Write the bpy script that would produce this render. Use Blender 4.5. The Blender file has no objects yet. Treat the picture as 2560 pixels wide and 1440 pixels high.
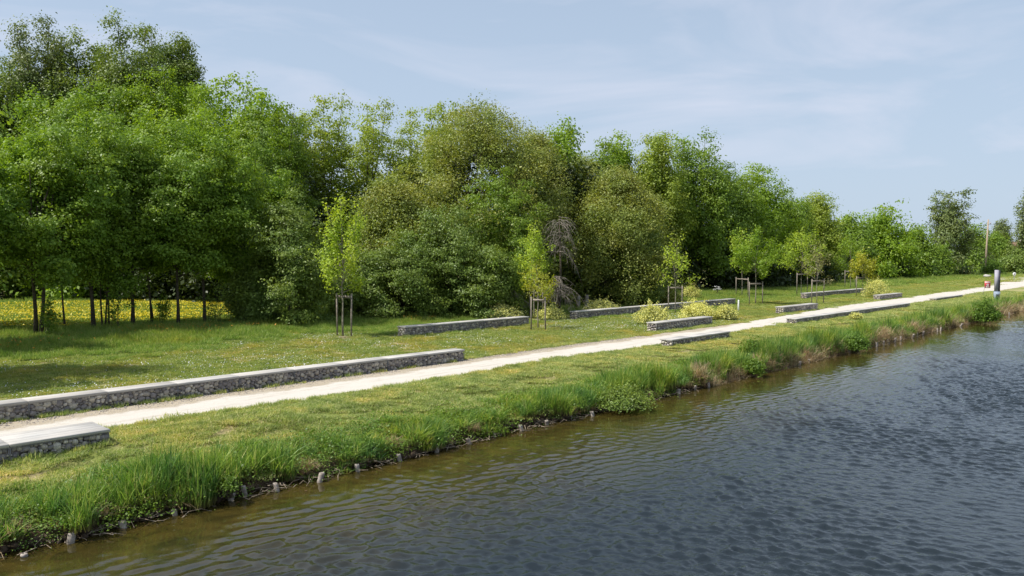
import bpy, math, random
import numpy as np
from mathutils import Vector
R = math.radians
S = bpy.context.scene
COL = S.collection
# ---------------------------------------------------------------- camera
FPX, W0, H0, HOR = 1920.0, 2560.0, 1440.0, 645.0
PITCH = math.atan((H0/2-HOR)/FPX)
CAMZ = 5.0
THETA = math.atan(1810/1920*math.cos(PITCH))       # angle between view axis and canal
cd = bpy.data.cameras.new('camera'); cam = bpy.data.objects.new('camera', cd); COL.objects.link(cam)
cd.sensor_width = 36; cd.lens = 36*FPX/W0; cd.clip_start = .1; cd.clip_end = 5000
cam.location = (0, 0, CAMZ); cam.rotation_euler = (math.pi/2-PITCH, 0, 0)
S.camera = cam
# ---------------------------------------------------------------- light
SUN_EL, SUN_AZ = 56.0, 252.0        # compass azimuth, north = +y : sun stands at the left
S.view_settings.view_transform = 'Standard'; S.view_settings.look = 'None'
S.view_settings.gamma = 1; S.view_settings.exposure = 0.5
sd = bpy.data.lights.new('sun', 'SUN'); so = bpy.data.objects.new('sun', sd); COL.objects.link(so)
sd.energy = 4.6; sd.angle = R(.5); sd.color = (1, .955, .88)
a = R(SUN_AZ); e = R(SUN_EL)
sv = Vector((math.sin(a)*math.cos(e), math.cos(a)*math.cos(e), math.sin(e)))
so.rotation_euler = sv.to_track_quat('Z', 'Y').to_euler(); so.location = sv*200
wd = bpy.data.worlds.new('World'); S.world = wd; wd.use_nodes = True
nt = wd.node_tree; nt.nodes.clear()
def N(nt, t, **k):
    n = nt.nodes.new(t)
    for a_, v_ in k.items():
        if a_.startswith('i_'): n.inputs[a_[2:].replace('_', ' ')].default_value = v_
        else: setattr(n, a_, v_)
    return n
def L(nt, a_, b_): nt.links.new(a_, b_)
sky = N(nt, 'ShaderNodeTexSky', sky_type='NISHITA', sun_disc=False, sun_elevation=e, sun_rotation=a,
        air_density=1.0, dust_density=1.2, ozone_density=1.6, altitude=30)
tc = N(nt, 'ShaderNodeTexCoord')
mp = N(nt, 'ShaderNodeMapping'); mp.inputs['Scale'].default_value = (1.1, 1.6, 5.5); mp.inputs['Rotation'].default_value = (.12, .25, .3)
L(nt, tc.outputs['Generated'], mp.inputs[0])
cn = N(nt, 'ShaderNodeTexNoise'); cn.inputs['Scale'].default_value = 1.7; cn.inputs['Detail'].default_value = 8; cn.inputs['Roughness'].default_value = .55; cn.inputs['Distortion'].default_value = .7
L(nt, mp.outputs[0], cn.inputs['Vector'])
cr = N(nt, 'ShaderNodeValToRGB'); cr.color_ramp.elements[0].position = .48; cr.color_ramp.elements[1].position = .74
cr.color_ramp.elements[0].color = (0, 0, 0, 1); cr.color_ramp.elements[1].color = (.75, .75, .75, 1)
L(nt, cn.outputs['Fac'], cr.inputs[0])
# thin bright veil that fills a hazy spring sky, plus cirrus
veil = N(nt, 'ShaderNodeMixRGB'); veil.inputs[2].default_value = (3.75, 4.55, 5.6, 1)
vsx = N(nt, 'ShaderNodeSeparateXYZ'); L(nt, tc.outputs['Generated'], vsx.inputs[0])
vmr = N(nt, 'ShaderNodeMapRange', clamp=True); L(nt, vsx.outputs[2], vmr.inputs[0])
for i_, x_ in enumerate((0., .75, .93, .35)): vmr.inputs[i_+1].default_value = x_
L(nt, vmr.outputs[0], veil.inputs[0])
L(nt, sky.outputs[0], veil.inputs[1])
cm = N(nt, 'ShaderNodeMixRGB'); cm.inputs[2].default_value = (5.3, 5.5, 6.4, 1)
L(nt, cr.outputs[0], cm.inputs[0]); L(nt, veil.outputs[0], cm.inputs[1])
bg = N(nt, 'ShaderNodeBackground'); bg.inputs[1].default_value = .102
L(nt, cm.outputs[0], bg.inputs[0])
wo = N(nt, 'ShaderNodeOutputWorld'); L(nt, bg.outputs[0], wo.inputs[0])

# ---------------------------------------------------------------- geometry helpers
ct, st = math.cos(THETA), math.sin(THETA)
cp, sp = math.cos(PITCH), math.sin(PITCH)
GZ = .85                                             # level of path and lawn above the water
YAW = math.pi/2-THETA                                # local x of things set along the canal
def W(u, v, z=0.): return np.array([u*st-v*ct, u*ct+v*st, z])
def UV(x, y): return (x*st+y*ct, -x*ct+y*st)
def ray(px, py):
    x = (px-W0/2)/FPX; y = -(py-H0/2)/FPX
    return np.array([x, cp+y*sp, -sp+y*cp])
def G(px, py, z=GZ):                                 # measured spot of the place: pixel ray meets level z
    r = ray(px, py); t = (z-CAMZ)/r[2]; return np.array([0, 0, CAMZ])+r*t
def at(px, d, z=GZ): return np.array([(px-W0/2)/FPX*d, d, z])
def zat(py, d): return CAMZ-(py-HOR)/FPX*d
def gy(d): return HOR+(CAMZ-GZ)*FPX/d
def proj(P):
    x, y, z = P[..., 0], P[..., 1], P[..., 2]-CAMZ
    dd = y*cp-z*sp; return W0/2+FPX*x/dd, H0/2-FPX*(z*cp+y*sp)/dd, dd
def sm(a_, b_, x):
    t = np.clip((np.asarray(x, float)-a_)/(b_-a_), 0, 1); return t*t*(3-2*t)
VS = 14.95
def shore(u): u = np.asarray(u, float); return VS+.12+.10*np.sin(u*.9)+.07*np.sin(u*2.3+1)+.05*np.sin(u*5.1)
def hgt(u, v):
    u = np.asarray(u, float); v = np.asarray(v, float)
    s = v-shore(u)
    z = np.where(s < 0, -.25+s*.35, .02+.26*sm(0, .22, s)+.27*sm(.2, 1.6, s)+.30*sm(1.2, 3.6, s))
    z = np.maximum(z, -1.6)
    und = (.05*np.sin(u*.31+v*.22)+.04*np.sin(u*.13-v*.37+2))*sm(28, 40, v)
    far = .35*sm(50, 80, v)
    z = np.where(s >= 0, z+und+far, z)
    z = np.where((s > .2) & (s < 3.2), z+.03*np.sin(u*1.7+v*3)+.02*np.sin(u*4.1-v*2), z)
    opp = -30-v
    z = np.where(opp > 0, np.minimum(-.3+opp*.5, .9), z)
    return z
class MB:
    def __init__(s): s.v = []; s.f = []; s.n = 0; s.r = []; s.h = []; s.usef = False
    def add(s, v, faces, rnd=0., h=None):
        v = np.asarray(v, float).reshape(-1, 3); faces = np.asarray(faces, int)
        s.v.append(v); s.f.append(faces+s.n); s.n += len(v)
        s.r.append(np.broadcast_to(np.asarray(rnd, float), (len(faces),)).copy())
        s.h.append(np.zeros(len(v)) if h is None else np.asarray(h, float))
    def box(s, x0, x1, y0, y1, z0, z1, rnd=0.):
        v = [(x, y, z) for z in (z0, z1) for y in (y0, y1) for x in (x0, x1)]
        s.add(v, [(0, 2, 3, 1), (4, 5, 7, 6), (0, 1, 5, 4), (2, 6, 7, 3), (0, 4, 6, 2), (1, 3, 7, 5)], rnd)
    def tube(s, pts, rad, k=6, rnd=0., cap=True):
        pts = np.asarray(pts, float); m = len(pts); rad = np.broadcast_to(rad, (m,))
        t = np.gradient(pts, axis=0); t /= np.linalg.norm(t, axis=1)[:, None]+1e-9
        ref = np.array([0, 0, 1.]) if abs(t[0][2]) < .9 else np.array([1., 0, 0])
        b = np.cross(t, ref); b /= np.linalg.norm(b, axis=1)[:, None]+1e-9; c = np.cross(t, b)
        an = np.arange(k)*2*math.pi/k
        V = pts[:, None]+rad[:, None, None]*(b[:, None]*np.cos(an)[None, :, None]+c[:, None]*np.sin(an)[None, :, None])
        F = [(i*k+j, i*k+(j+1) % k, (i+1)*k+(j+1) % k, (i+1)*k+j) for i in range(m-1) for j in range(k)]
        V = V.reshape(-1, 3)
        if cap:
            n0 = len(V); V = np.vstack([V, pts[-1:], pts[:1]])
            F += [((m-1)*k+j, (m-1)*k+(j+1) % k, n0, n0) for j in range(k)]
            F += [((j+1) % k, j, n0+1, n0+1) for j in range(k)]
        s.add(V, F, rnd)
    def build(s, name, mat, parent=None, smooth=False, loc=None):
        me = bpy.data.meshes.new(name)
        V = np.vstack(s.v)
        loops = []; sizes = []
        for f in s.f:
            if f.shape[1] == 4:
                tri = f[:, 2] == f[:, 3]
                if tri.any():
                    for q, t_ in zip(f, tri):
                        loops.append(q[:3] if t_ else q); sizes.append([3 if t_ else 4])
                else: loops.append(f.ravel()); sizes.append(np.full(len(f), 4))
            else: loops.append(f.ravel()); sizes.append(np.full(len(f), 3))
        Lp = np.concatenate(loops).astype(np.int32); Sz = np.concatenate(sizes).astype(np.int32)
        me.vertices.add(len(V)); me.vertices.foreach_set('co', V.ravel().astype(np.float32))
        me.loops.add(len(Lp)); me.loops.foreach_set('vertex_index', Lp)
        me.polygons.add(len(Sz)); me.polygons.foreach_set('loop_start', np.concatenate([[0], np.cumsum(Sz)[:-1]]).astype(np.int32))
        if smooth: me.polygons.foreach_set('use_smooth', np.ones(len(Sz), bool))
        at_ = me.attributes.new('rnd', 'FLOAT', 'FACE'); at_.data.foreach_set('value', np.concatenate(s.r).astype(np.float32))
        hh = np.concatenate(s.h)
        if hh.any(): at2 = me.attributes.new('hf', 'FLOAT', 'POINT'); at2.data.foreach_set('value', hh.astype(np.float32))
        me.update(calc_edges=True)
        me.materials.append(mat)
        o = bpy.data.objects.new(name, me)
        if loc is not None: o.location = loc
        if name[0] != '~': COL.objects.link(o)
        if parent is not None: o.parent = parent
        return o
def tag(o, label=None, cat=None, group=None, kind=None):
    if label: o['label'] = label
    if cat: o['category'] = cat
    if group: o['group'] = group
    if kind: o['kind'] = kind
    return o
def empty(name, loc, rz=0, label=None, cat=None, group=None):
    o = bpy.data.objects.new(name, None); COL.objects.link(o); o.location = tuple(loc); o.rotation_euler = (0, 0, rz)
    o.empty_display_size = .3
    return tag(o, label, cat, group)
def copy_thing(o, label):
    c = o.copy(); COL.objects.link(c); c['label'] = label
    for ch in list(o.children):
        k = ch.copy(); COL.objects.link(k); k.parent = c
    return c

# ---------------------------------------------------------------- materials
def mat(name):
    m = bpy.data.materials.new(name); m.use_nodes = True; t = m.node_tree; t.nodes.clear()
    o = N(t, 'ShaderNodeOutputMaterial'); return m, t, o
def ramp(t, fac, cols):
    r = N(t, 'ShaderNodeValToRGB'); el = r.color_ramp.elements
    while len(el) < len(cols): el.new(.5)
    for i, (p, c) in enumerate(cols): el[i].position = p; el[i].color = (*c, 1)
    L(t, fac, r.inputs[0]); return r.outputs[0]
def noise(t, scale, detail=4, rough=.55, vec=None, dist=0, coord='pos'):
    n = N(t, 'ShaderNodeTexNoise'); n.inputs['Scale'].default_value = scale; n.inputs['Detail'].default_value = detail
    n.inputs['Roughness'].default_value = rough; n.inputs['Distortion'].default_value = dist
    if vec is None:
        g = N(t, 'ShaderNodeNewGeometry') if coord == 'pos' else N(t, 'ShaderNodeTexCoord')
        vec = g.outputs['Position'] if coord == 'pos' else g.outputs['Object']
    L(t, vec, n.inputs['Vector']); return n.outputs['Fac']
def mix(t, f, a_, b_, mode='MIX'):
    m = N(t, 'ShaderNodeMixRGB', blend_type=mode)
    for i, x in ((0, f), (1, a_), (2, b_)):
        if isinstance(x, (int, float)): m.inputs[i].default_value = x
        elif isinstance(x, tuple): m.inputs[i].default_value = (*x, 1)
        else: L(t, x, m.inputs[i])
    return m.outputs[0]
def math_(t, op, a_, b_=0., clamp=False):
    m = N(t, 'ShaderNodeMath', operation=op, use_clamp=clamp)
    for i, x in ((0, a_), (1, b_)):
        if isinstance(x, (int, float)): m.inputs[i].default_value = x
        else: L(t, x, m.inputs[i])
    return m.outputs[0]
def mapr(t, f, a0, a1, b0=0., b1=1.):
    m = N(t, 'ShaderNodeMapRange', clamp=True, interpolation_type='SMOOTHSTEP')
    L(t, f, m.inputs[0])
    for i, x in enumerate((a0, a1, b0, b1)): m.inputs[i+1].default_value = x
    return m.outputs[0]
def attr(t, n): return N(t, 'ShaderNodeAttribute', attribute_name=n).outputs['Fac']
def bump(t, h, st_=.5, dist=.02):
    b = N(t, 'ShaderNodeBump'); b.inputs['Strength'].default_value = st_; b.inputs['Distance'].default_value = dist
    L(t, h, b.inputs['Height']); return b.outputs[0]
def prin(t, o, col, rough=.8, spec=.3, nrm=None):
    p = N(t, 'ShaderNodeBsdfPrincipled')
    if isinstance(col, tuple): p.inputs['Base Color'].default_value = (*col, 1)
    else: L(t, col, p.inputs['Base Color'])
    p.inputs['Roughness'].default_value = rough; p.inputs['Specular IOR Level'].default_value = spec
    if nrm: L(t, nrm, p.inputs['Normal'])
    L(t, p.outputs[0], o.inputs[0]); return p
def leaf_mat(name, c1, c2, tr=.4, trc=None, tint=(1.1, 1.0, .75), rough=.5):
    m, t, o = mat(name)
    c = ramp(t, attr(t, 'rnd'), [(0, c1), (1, c2)])
    n = noise(t, .45, 2)
    c = mix(t, mapr(t, n, .35, .7), c, mix(t, 1., c, tint, 'MULTIPLY'))
    p = N(t, 'ShaderNodeBsdfPrincipled'); L(t, c, p.inputs['Base Color']); p.inputs['Roughness'].default_value = rough
    p.inputs['Specular IOR Level'].default_value = .35
    tl = N(t, 'ShaderNodeBsdfTranslucent')
    k = trc or (1.55, 1.5, .6)
    L(t, mix(t, 1., c, k, 'MULTIPLY'), tl.inputs[0])
    ms = N(t, 'ShaderNodeMixShader'); ms.inputs[0].default_value = tr
    L(t, p.outputs[0], ms.inputs[1]); L(t, tl.outputs[0], ms.inputs[2]); L(t, ms.outputs[0], o.inputs[0])
    return m
M = {}
M['walnut'] = leaf_mat('walnut_leaves', (0.093, 0.187, 0.018), (0.246, 0.372, 0.040), .34)
M['tall'] = leaf_mat('tall_leaves', (.080, .140, .024), (.185, .255, .045), .32)
M['lime'] = leaf_mat('lime_leaves', (0.100, 0.196, 0.015), (0.265, 0.392, 0.030), .42)
M['ash'] = leaf_mat('ash_leaves', (0.163, 0.239, 0.033), (0.326, 0.413, 0.065), .42)
M['willow'] = leaf_mat('willow_leaves', (.125, .18, .037), (.305, .365, .09), .32, tint=(1.15, .95, .8))
M['hazel'] = leaf_mat('hazel_leaves', (.078, .135, .024), (.215, .305, .06), .30)
M['shade_hedge'] = leaf_mat('shade_toned_leaves', (0.022, 0.041, 0.009), (0.054, 0.082, 0.017), .25)  # leaf colour darkened to near black, painting in the shade of the thickets
M['oak'] = leaf_mat('oak_leaves', (0.092, 0.172, 0.021), (0.218, 0.328, 0.040), .38)
M['poplar'] = leaf_mat('poplar_leaves', (0.075, 0.117, 0.031), (0.191, 0.245, 0.085), .25)
M['maple'] = leaf_mat('maple_leaves', (0.205, 0.320, 0.032), (0.422, 0.538, 0.077), .42)
M['yellow'] = leaf_mat('yellow_leaves', (.21, .24, .02), (.40, .42, .045), .40)
M['grey'] = leaf_mat('grey_leaves', (.15, .16, .07), (.27, .27, .15), .3)
M['shrub'] = leaf_mat('shrub_leaves', (.09, .14, .05), (.24, .28, .13), .3)
M['bankgreen'] = leaf_mat('bank_leaves', (.07, .14, .022), (.16, .27, .04), .35)
M['fresh'] = leaf_mat('fresh_leaves', (.12, .22, .018), (.24, .36, .03), .4)
M['blossom'] = leaf_mat('blossom', (0.609, 0.588, 0.126), (0.777, 0.756, 0.294), .3, (1.1, 1.1, .8), tint=(1, 1, .9))
M['butter'] = leaf_mat('buttercup', (.62, .48, .02), (.72, .62, .04), .3, (1, 1, .6), tint=(1, 1, .9))
M['poppy'] = leaf_mat('poppy', (.6, .22, .03), (.65, .35, .05), .3, (1, 1, 1), tint=(1, 1, 1))
M['daisy'] = leaf_mat('daisy', (.62, .62, .60), (.75, .75, .76), .2, (1, 1, 1), tint=(1, 1, 1))
def bark(name, c1, c2):
    m, t, o = mat(name); n = noise(t, 9, 5, coord='pos')
    prin(t, o, ramp(t, n, [(.3, c1), (.7, c2)]), .9, .15, bump(t, n, .6, .03)); return m
M['bark'] = bark('bark', (.045, .036, .026), (.12, .10, .075))
M['pale_bark'] = bark('pale_bark', (.17, .15, .11), (.33, .30, .24))
M['dead'] = bark('dead_wood', (.13, .11, .09), (.29, .26, .22))
M['stake'] = bark('stake_wood', (.15, .125, .10), (.33, .29, .24))
M['pile'] = bark('pile_wood', (.17, .14, .115), (.43, .38, .33))
M['pole'] = bark('pole_wood', (.27, .21, .15), (.45, .36, .27))
M['twig'] = bark('twig', (.10, .07, .045), (.50, .41, .31))
def grass_mat(name, cols, base, big=(.9, .8, .6), tr=.35, bs=.35, lo=.45, hi=.7, dark=None):
    m, t, o = mat(name)
    c = ramp(t, attr(t, 'rnd'), cols)
    c = mix(t, mapr(t, noise(t, bs, 3), lo, hi), c, mix(t, 1., c, big, 'MULTIPLY'))
    if dark: c = mix(t, mapr(t, noise(t, 1.1, 3), .48, .62), c, mix(t, 1., c, dark, 'MULTIPLY'))
    c = mix(t, 1., c, ramp(t, noise(t, 1.7, 5, .65), [(.36, (.66, .72, .66)), (.5, (1, 1, 1)), (.66, (1.3, 1.12, 1.15))]), 'MULTIPLY')
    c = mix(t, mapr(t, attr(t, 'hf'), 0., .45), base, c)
    p = N(t, 'ShaderNodeBsdfPrincipled'); L(t, c, p.inputs['Base Color']); p.inputs['Roughness'].default_value = .5; p.inputs['Specular IOR Level'].default_value = .3
    tl = N(t, 'ShaderNodeBsdfTranslucent'); L(t, mix(t, 1., c, (1.3, 1.4, .8), 'MULTIPLY'), tl.inputs[0])
    ms = N(t, 'ShaderNodeMixShader'); ms.inputs[0].default_value = tr
    L(t, p.outputs[0], ms.inputs[1]); L(t, tl.outputs[0], ms.inputs[2]); L(t, ms.outputs[0], o.inputs[0]); return m
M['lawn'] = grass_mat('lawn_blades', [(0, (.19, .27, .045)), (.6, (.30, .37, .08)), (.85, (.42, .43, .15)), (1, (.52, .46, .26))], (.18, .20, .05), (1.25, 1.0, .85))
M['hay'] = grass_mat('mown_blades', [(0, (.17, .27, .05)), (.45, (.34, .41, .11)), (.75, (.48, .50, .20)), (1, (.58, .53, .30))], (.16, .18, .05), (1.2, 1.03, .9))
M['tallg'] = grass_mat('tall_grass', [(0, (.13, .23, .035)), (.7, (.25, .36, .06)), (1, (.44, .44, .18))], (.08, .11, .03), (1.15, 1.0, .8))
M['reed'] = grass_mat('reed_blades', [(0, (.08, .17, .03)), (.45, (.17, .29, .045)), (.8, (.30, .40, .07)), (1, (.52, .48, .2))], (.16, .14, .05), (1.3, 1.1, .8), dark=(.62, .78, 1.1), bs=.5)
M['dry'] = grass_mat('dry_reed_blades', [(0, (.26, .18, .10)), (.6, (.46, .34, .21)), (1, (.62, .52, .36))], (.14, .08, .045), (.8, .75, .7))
# ground
def ground_mat():
    m, t, o = mat('soil_and_turf')
    n1 = noise(t, .35, 4); n2 = noise(t, 3.5, 6, .7); n3 = noise(t, 25, 3, .7)
    c = ramp(t, n2, [(.3, (.12, .155, .035)), (.55, (.19, .22, .055)), (.75, (.30, .28, .11))])
    c = mix(t, mapr(t, n1, .42, .62), c, (.36, .30, .16))
    g = N(t, 'ShaderNodeNewGeometry'); s_ = N(t, 'ShaderNodeSeparateXYZ'); L(t, g.outputs['Position'], s_.inputs[0])
    mud = ramp(t, n3, [(.3, (.035, .024, .015)), (.7, (.12, .085, .05))])
    c = mix(t, mapr(t, s_.outputs[2], .18, .36), mud, c)
    bed = ramp(t, n2, [(.3, (.035, .028, .010)), (.7, (.11, .085, .028))])
    c = mix(t, mapr(t, s_.outputs[2], -.12, .02), bed, c)
    prin(t, o, c, .95, .1, bump(t, n3, .8, .03)); return m
M['ground'] = ground_mat()
def path_mat():
    m, t, o = mat('pale_limestone_gravel')
    g = N(t, 'ShaderNodeNewGeometry')
    v = attr(t, 'hf')                                    # 0 water side .. 1 bench side
    n1 = noise(t, .8, 5, .6); n2 = noise(t, 40, 3, .8); n3 = noise(t, 4, 5, .7)
    wn = mix(t, .5, n1, n3)
    white = ramp(t, n2, [(.25, (.40, .37, .325)), (.6, (.53, .495, .44))])
    tan = ramp(t, n2, [(.3, (.20, .16, .11)), (.55, (.36, .31, .235)), (.75, (.50, .455, .38))])
    e_ = math_(t, 'ADD', v, math_(t, 'MULTIPLY', math_(t, 'SUBTRACT', wn, .5), .55))
    c = mix(t, mapr(t, e_, .60, .70), white, tan)
    c = mix(t, math_(t, 'MULTIPLY', mapr(t, n3, .56, .72), mapr(t, e_, .42, .6)), c, (.38, .33, .25))
    mm = N(t, 'ShaderNodeMapping'); L(t, g.outputs['Position'], mm.inputs[0]); mm.inputs['Rotation'].default_value = (0, 0, -YAW)
    m2 = N(t, 'ShaderNodeMapping'); L(t, mm.outputs[0], m2.inputs[0]); m2.inputs['Scale'].default_value = (.35, 3.2, 1)
    sn = noise(t, 1.3, 6, .7, m2.outputs[0])
    c = mix(t, mapr(t, sn, .50, .66, 0., .75), c, (.36, .325, .265))
    c = mix(t, mapr(t, e_, .04, -.06), c, (.34, .29, .18))
    prin(t, o, c, .95, .1, bump(t, n2, .5, .015)); return m
M['path'] = path_mat()
def water_mat():
    m, t, o = mat('canal_water')
    g = N(t, 'ShaderNodeNewGeometry')
    vr = N(t, 'ShaderNodeMapping', vector_type='POINT'); L(t, g.outputs['Position'], vr.inputs[0])
    vr.inputs['Rotation'].default_value = (0, 0, -YAW)
    sx = N(t, 'ShaderNodeSeparateXYZ'); L(t, vr.outputs[0], sx.inputs[0])   # x=u, y=v
    off = math_(t, 'SUBTRACT', VS, sx.outputs[1])                       # metres off the bank
    big = noise(t, .25, 3)
    offn = math_(t, 'ADD', off, math_(t, 'MULTIPLY', math_(t, 'SUBTRACT', big, .5), 5.))
    # ripples run across the wind; crests stretched
    def wav(rot, sc, scale, det, dist_=.3):
        mm = N(t, 'ShaderNodeMapping'); L(t, g.outputs['Position'], mm.inputs[0])
        mm.inputs['Rotation'].default_value = (0, 0, rot); mm.inputs['Scale'].default_value = (1, sc, 1)
        return noise(t, scale, det, .5, mm.outputs[0], dist_)
    w1 = wav(R(40), 2.2, 5.0, 3.); w3 = wav(R(52), 2., 14., 3.)
    h = math_(t, 'ADD', math_(t, 'MULTIPLY', w1, .5), math_(t, 'MULTIPLY', w3, .25))
    b = N(t, 'ShaderNodeBump'); b.inputs['Distance'].default_value = .03
    L(t, mapr(t, offn, 1., 9., .05, 1.), b.inputs['Strength']); L(t, h, b.inputs['Height'])
    shallow = ramp(t, noise(t, 1.6, 5, .65, None, .8), [(.3, (.020, .018, .005)), (.7, (.060, .044, .010))])
    deep = (.012, .018, .022)
    c = mix(t, mapr(t, off, .3, 7.0), shallow, deep)
    p = prin(t, o, c, .04, .5, b.outputs[0]); p.inputs['IOR'].default_value = 1.45
    return m
M['water'] = water_mat()
def stone_mat():
    m, t, o = mat('gabion_stone')
    c = ramp(t, attr(t, 'rnd'), [(0, (.20, .185, .19)), (.35, (.33, .30, .295)), (.6, (.44, .40, .345)), (.85, (.54, .50, .42)), (1, (.68, .64, .58))])
    n = noise(t, 18, 5, .6)
    c = mix(t, 1., c, ramp(t, n, [(.3, (.6, .6, .62)), (.7, (1.15, 1.12, 1.05))]), 'MULTIPLY')
    prin(t, o, c, .85, .25, bump(t, n, .6, .01)); return m
M['stone'] = stone_mat()
def slab_mat():
    m, t, o = mat('weathered_board')
    tcn = N(t, 'ShaderNodeTexCoord'); mm = N(t, 'ShaderNodeMapping'); L(t, tcn.outputs['Object'], mm.inputs[0])
    mm.inputs['Scale'].default_value = (1.2, 30, 30)
    g1 = noise(t, 1.5, 6, .65, mm.outputs[0]); g2 = noise(t, 1.2, 3)
    c = ramp(t, g1, [(.3, (.37, .35, .32)), (.7, (.56, .54, .505))])
    c = mix(t, mapr(t, g2, .4, .7), c, mix(t, 1., c, (.82, .84, .86), 'MULTIPLY'))
    c = mix(t, attr(t, 'rnd'), c, mix(t, 1., c, (.78, .76, .74), 'MULTIPLY'))
    prin(t, o, c, .75, .3, bump(t, g1, .4, .004)); return m
M['slab'] = slab_mat()
def flat(name, c, rough=.5, spec=.5, metal=0., var=.12):
    m, t, o = mat(name); n = noise(t, 6, 4)
    p = prin(t, o, ramp(t, n, [(.3, tuple(x*(1-var) for x in c)), (.7, tuple(min(1, x*(1+var)) for x in c))]), rough, spec)
    p.inputs['Metallic'].default_value = metal; return m
M['core'] = flat('gabion_core', (.06, .056, .054), .95, .1)
M['wire'] = flat('galvanised_wire', (.22, .22, .22), .5, .5, .6)
M['pgrey'] = flat('grey_panel', (.34, .33, .38), .75, .2)
M['pdark'] = flat('dark_panel', (.035, .035, .05), .7, .2)
M['pblue'] = flat('pale_blue_panel', (.24, .29, .37), .6, .2)
M['red'] = flat('red_plate', (.62, .06, .09), .4)
M['white'] = flat('white_paint', (.78, .78, .76), .5)
M['steel'] = flat('thin_steel', (.42, .42, .42), .4, .5, .5)
M['rock'] = flat('pale_rock', (.42, .40, .37), .9, .2)
M['rooft'] = flat('brown_roof_tiles', (.26, .16, .12), .9, .1)
M['render'] = flat('pale_house_wall', (.62, .57, .48), .9, .1)
M['dirt'] = flat('bare_soil', (.20, .155, .11), .95, .1, 0, .3)

# ---------------------------------------------------------------- setting
def grid(name, us, vs_, zf, m, kind='structure', hf=None):
    U_, V_ = np.meshgrid(us, vs_, indexing='ij')
    Z = zf(U_, V_); P = np.stack([U_*st-V_*ct, U_*ct+V_*st, Z], -1).reshape(-1, 3)
    nu, nv = len(us), len(vs_)
    i, j = np.meshgrid(np.arange(nu-1), np.arange(nv-1), indexing='ij')
    q = (i*nv+j).ravel(); F = np.stack([q, q+nv, q+nv+1, q+1], -1)
    mb = MB(); mb.add(P, F, 0, None if hf is None else hf)
    o = mb.build(name, m, smooth=True); tag(o, kind=kind); return o
us = np.concatenate([np.linspace(-400, -40, 14)[:-1], np.linspace(-40, -3, 20)[:-1], np.arange(-3, 60, .18), np.arange(60, 160, 1.), np.geomspace(160, 2500, 25)])
vs_ = np.concatenate([[-1200, -300, -60, -34, -31, -30, -20, -10, 0, 8, 12, 14, 14.6], np.arange(14.8, 19.5, .14), np.arange(19.5, 60, .7), np.arange(60, 110, 4.), np.geomspace(110, 2500, 16)])
tag(grid('ground', us, vs_, hgt, M['ground']), 'mown canal bank and lawn running back to the tree line', 'ground')
rw = np.random.default_rng(4); comps = []
for k in range(78):
    lam = np.exp(rw.uniform(math.log(.13), math.log(.46))); fam = k % 3
    ang = math.atan2(ct, st)*0+(math.atan2(st, -ct) if fam == 0 else math.atan2(.86, .5))+rw.normal()*(.28 if fam == 0 else .38)
    comps.append((2*math.pi/lam*math.cos(ang), 2*math.pi/lam*math.sin(ang), lam, rw.uniform(0, 6.28), fam))
def waves(u, v):
    x, y = u*st-v*ct, u*ct+v*st; off = VS-v; z = np.zeros_like(x)
    patch = .75+.25*np.sin(x*.21+y*.13)+.2*np.sin(x*.08-y*.27+1)+.15*np.sin(x*.55+y*.4)
    gn = 1.1*np.sin(x*.33+y*.21)+.8*np.sin(x*.9-y*.37+2)+.5*np.sin(x*1.7+y*1.1)
    for (kx, ky, lam, ph, fam) in comps:
        slope = .054 if fam == 0 else .070
        w_ = np.clip((off+gn-(1.0 if fam == 0 else 2.2))/(3.6 if fam == 0 else 5.5), .10 if lam > .3 else .03, 1)
        if lam < .22: w_ = w_*np.clip((off-3)/6, .08, 1)
        q_ = np.sin(kx*x+ky*y+ph+.6*np.sin(.31*x-.23*y+ph*3))
        z += slope*lam/(2*math.pi)*w_*patch*(q_+.4*q_*q_)
    return z*sm(0, .4, off+.5)
wu = np.concatenate([[-400, -100, -20], np.arange(-3, 24, .032), np.arange(24, 60, .07), np.arange(60, 130, .2), np.arange(130, 260, 1.5), np.geomspace(262, 2500, 10)])
wv = np.concatenate([[-31.5, -24, -16, -10, -6], np.arange(-4, 15.6, .034)])
def wz(u, v): return np.where((u < -3) | (u > 255) | (v < -3.9), 0., waves(u, v))
tag(grid('water', wu, wv, wz, M['water']), 'dark rippled canal water', 'water')
# path: both edges measured along the photograph, resampled in canal coordinates
lo_px = [(260, 1078), (640, 1020), (860, 988), (1100, 950), (1330, 911), (1640, 866), (1880, 826), (2000, 806), (2300, 759), (2460, 733), (2560, 716)]
up_px = [(0, 1061), (600, 980), (1150, 902), (1400, 868), (1640, 838), (1830, 813), (1940, 795), (2100, 766), (2320, 738), (2460, 717), (2560, 695)]
lo = np.array([UV(*G(*p)[:2]) for p in lo_px]); up = np.array([UV(*G(*p)[:2]) for p in up_px])
print('LO', np.round(lo, 1).tolist()); print('UP', np.round(up, 1).tolist())
def vlo(u): return np.interp(u, lo[:, 0], lo[:, 1])
def vup(u): return np.interp(u, up[:, 0], up[:, 1])+.22*sm(22, 30, u)
pu = np.concatenate([np.arange(-25, 120, .35), np.arange(120, 330, 5.)])
pn = 13
PU = np.repeat(pu[:, None], pn, 1); f = np.linspace(0, 1, pn)[None]
jl = .09*np.sin(pu*2.1)+.07*np.sin(pu*5.3+1)+.05*np.sin(pu*11.7); ju = .12*np.sin(pu*1.7+2)+.08*np.sin(pu*4.9)+.05*np.sin(pu*9.7)
a0 = (vlo(pu)-.05+jl)[:, None]; a1 = (vup(pu)+.10+ju)[:, None]
PV = a0+(a1-a0)*f
PZ = hgt(PU, PV)+.012+.03*np.sin(f*math.pi)
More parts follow.
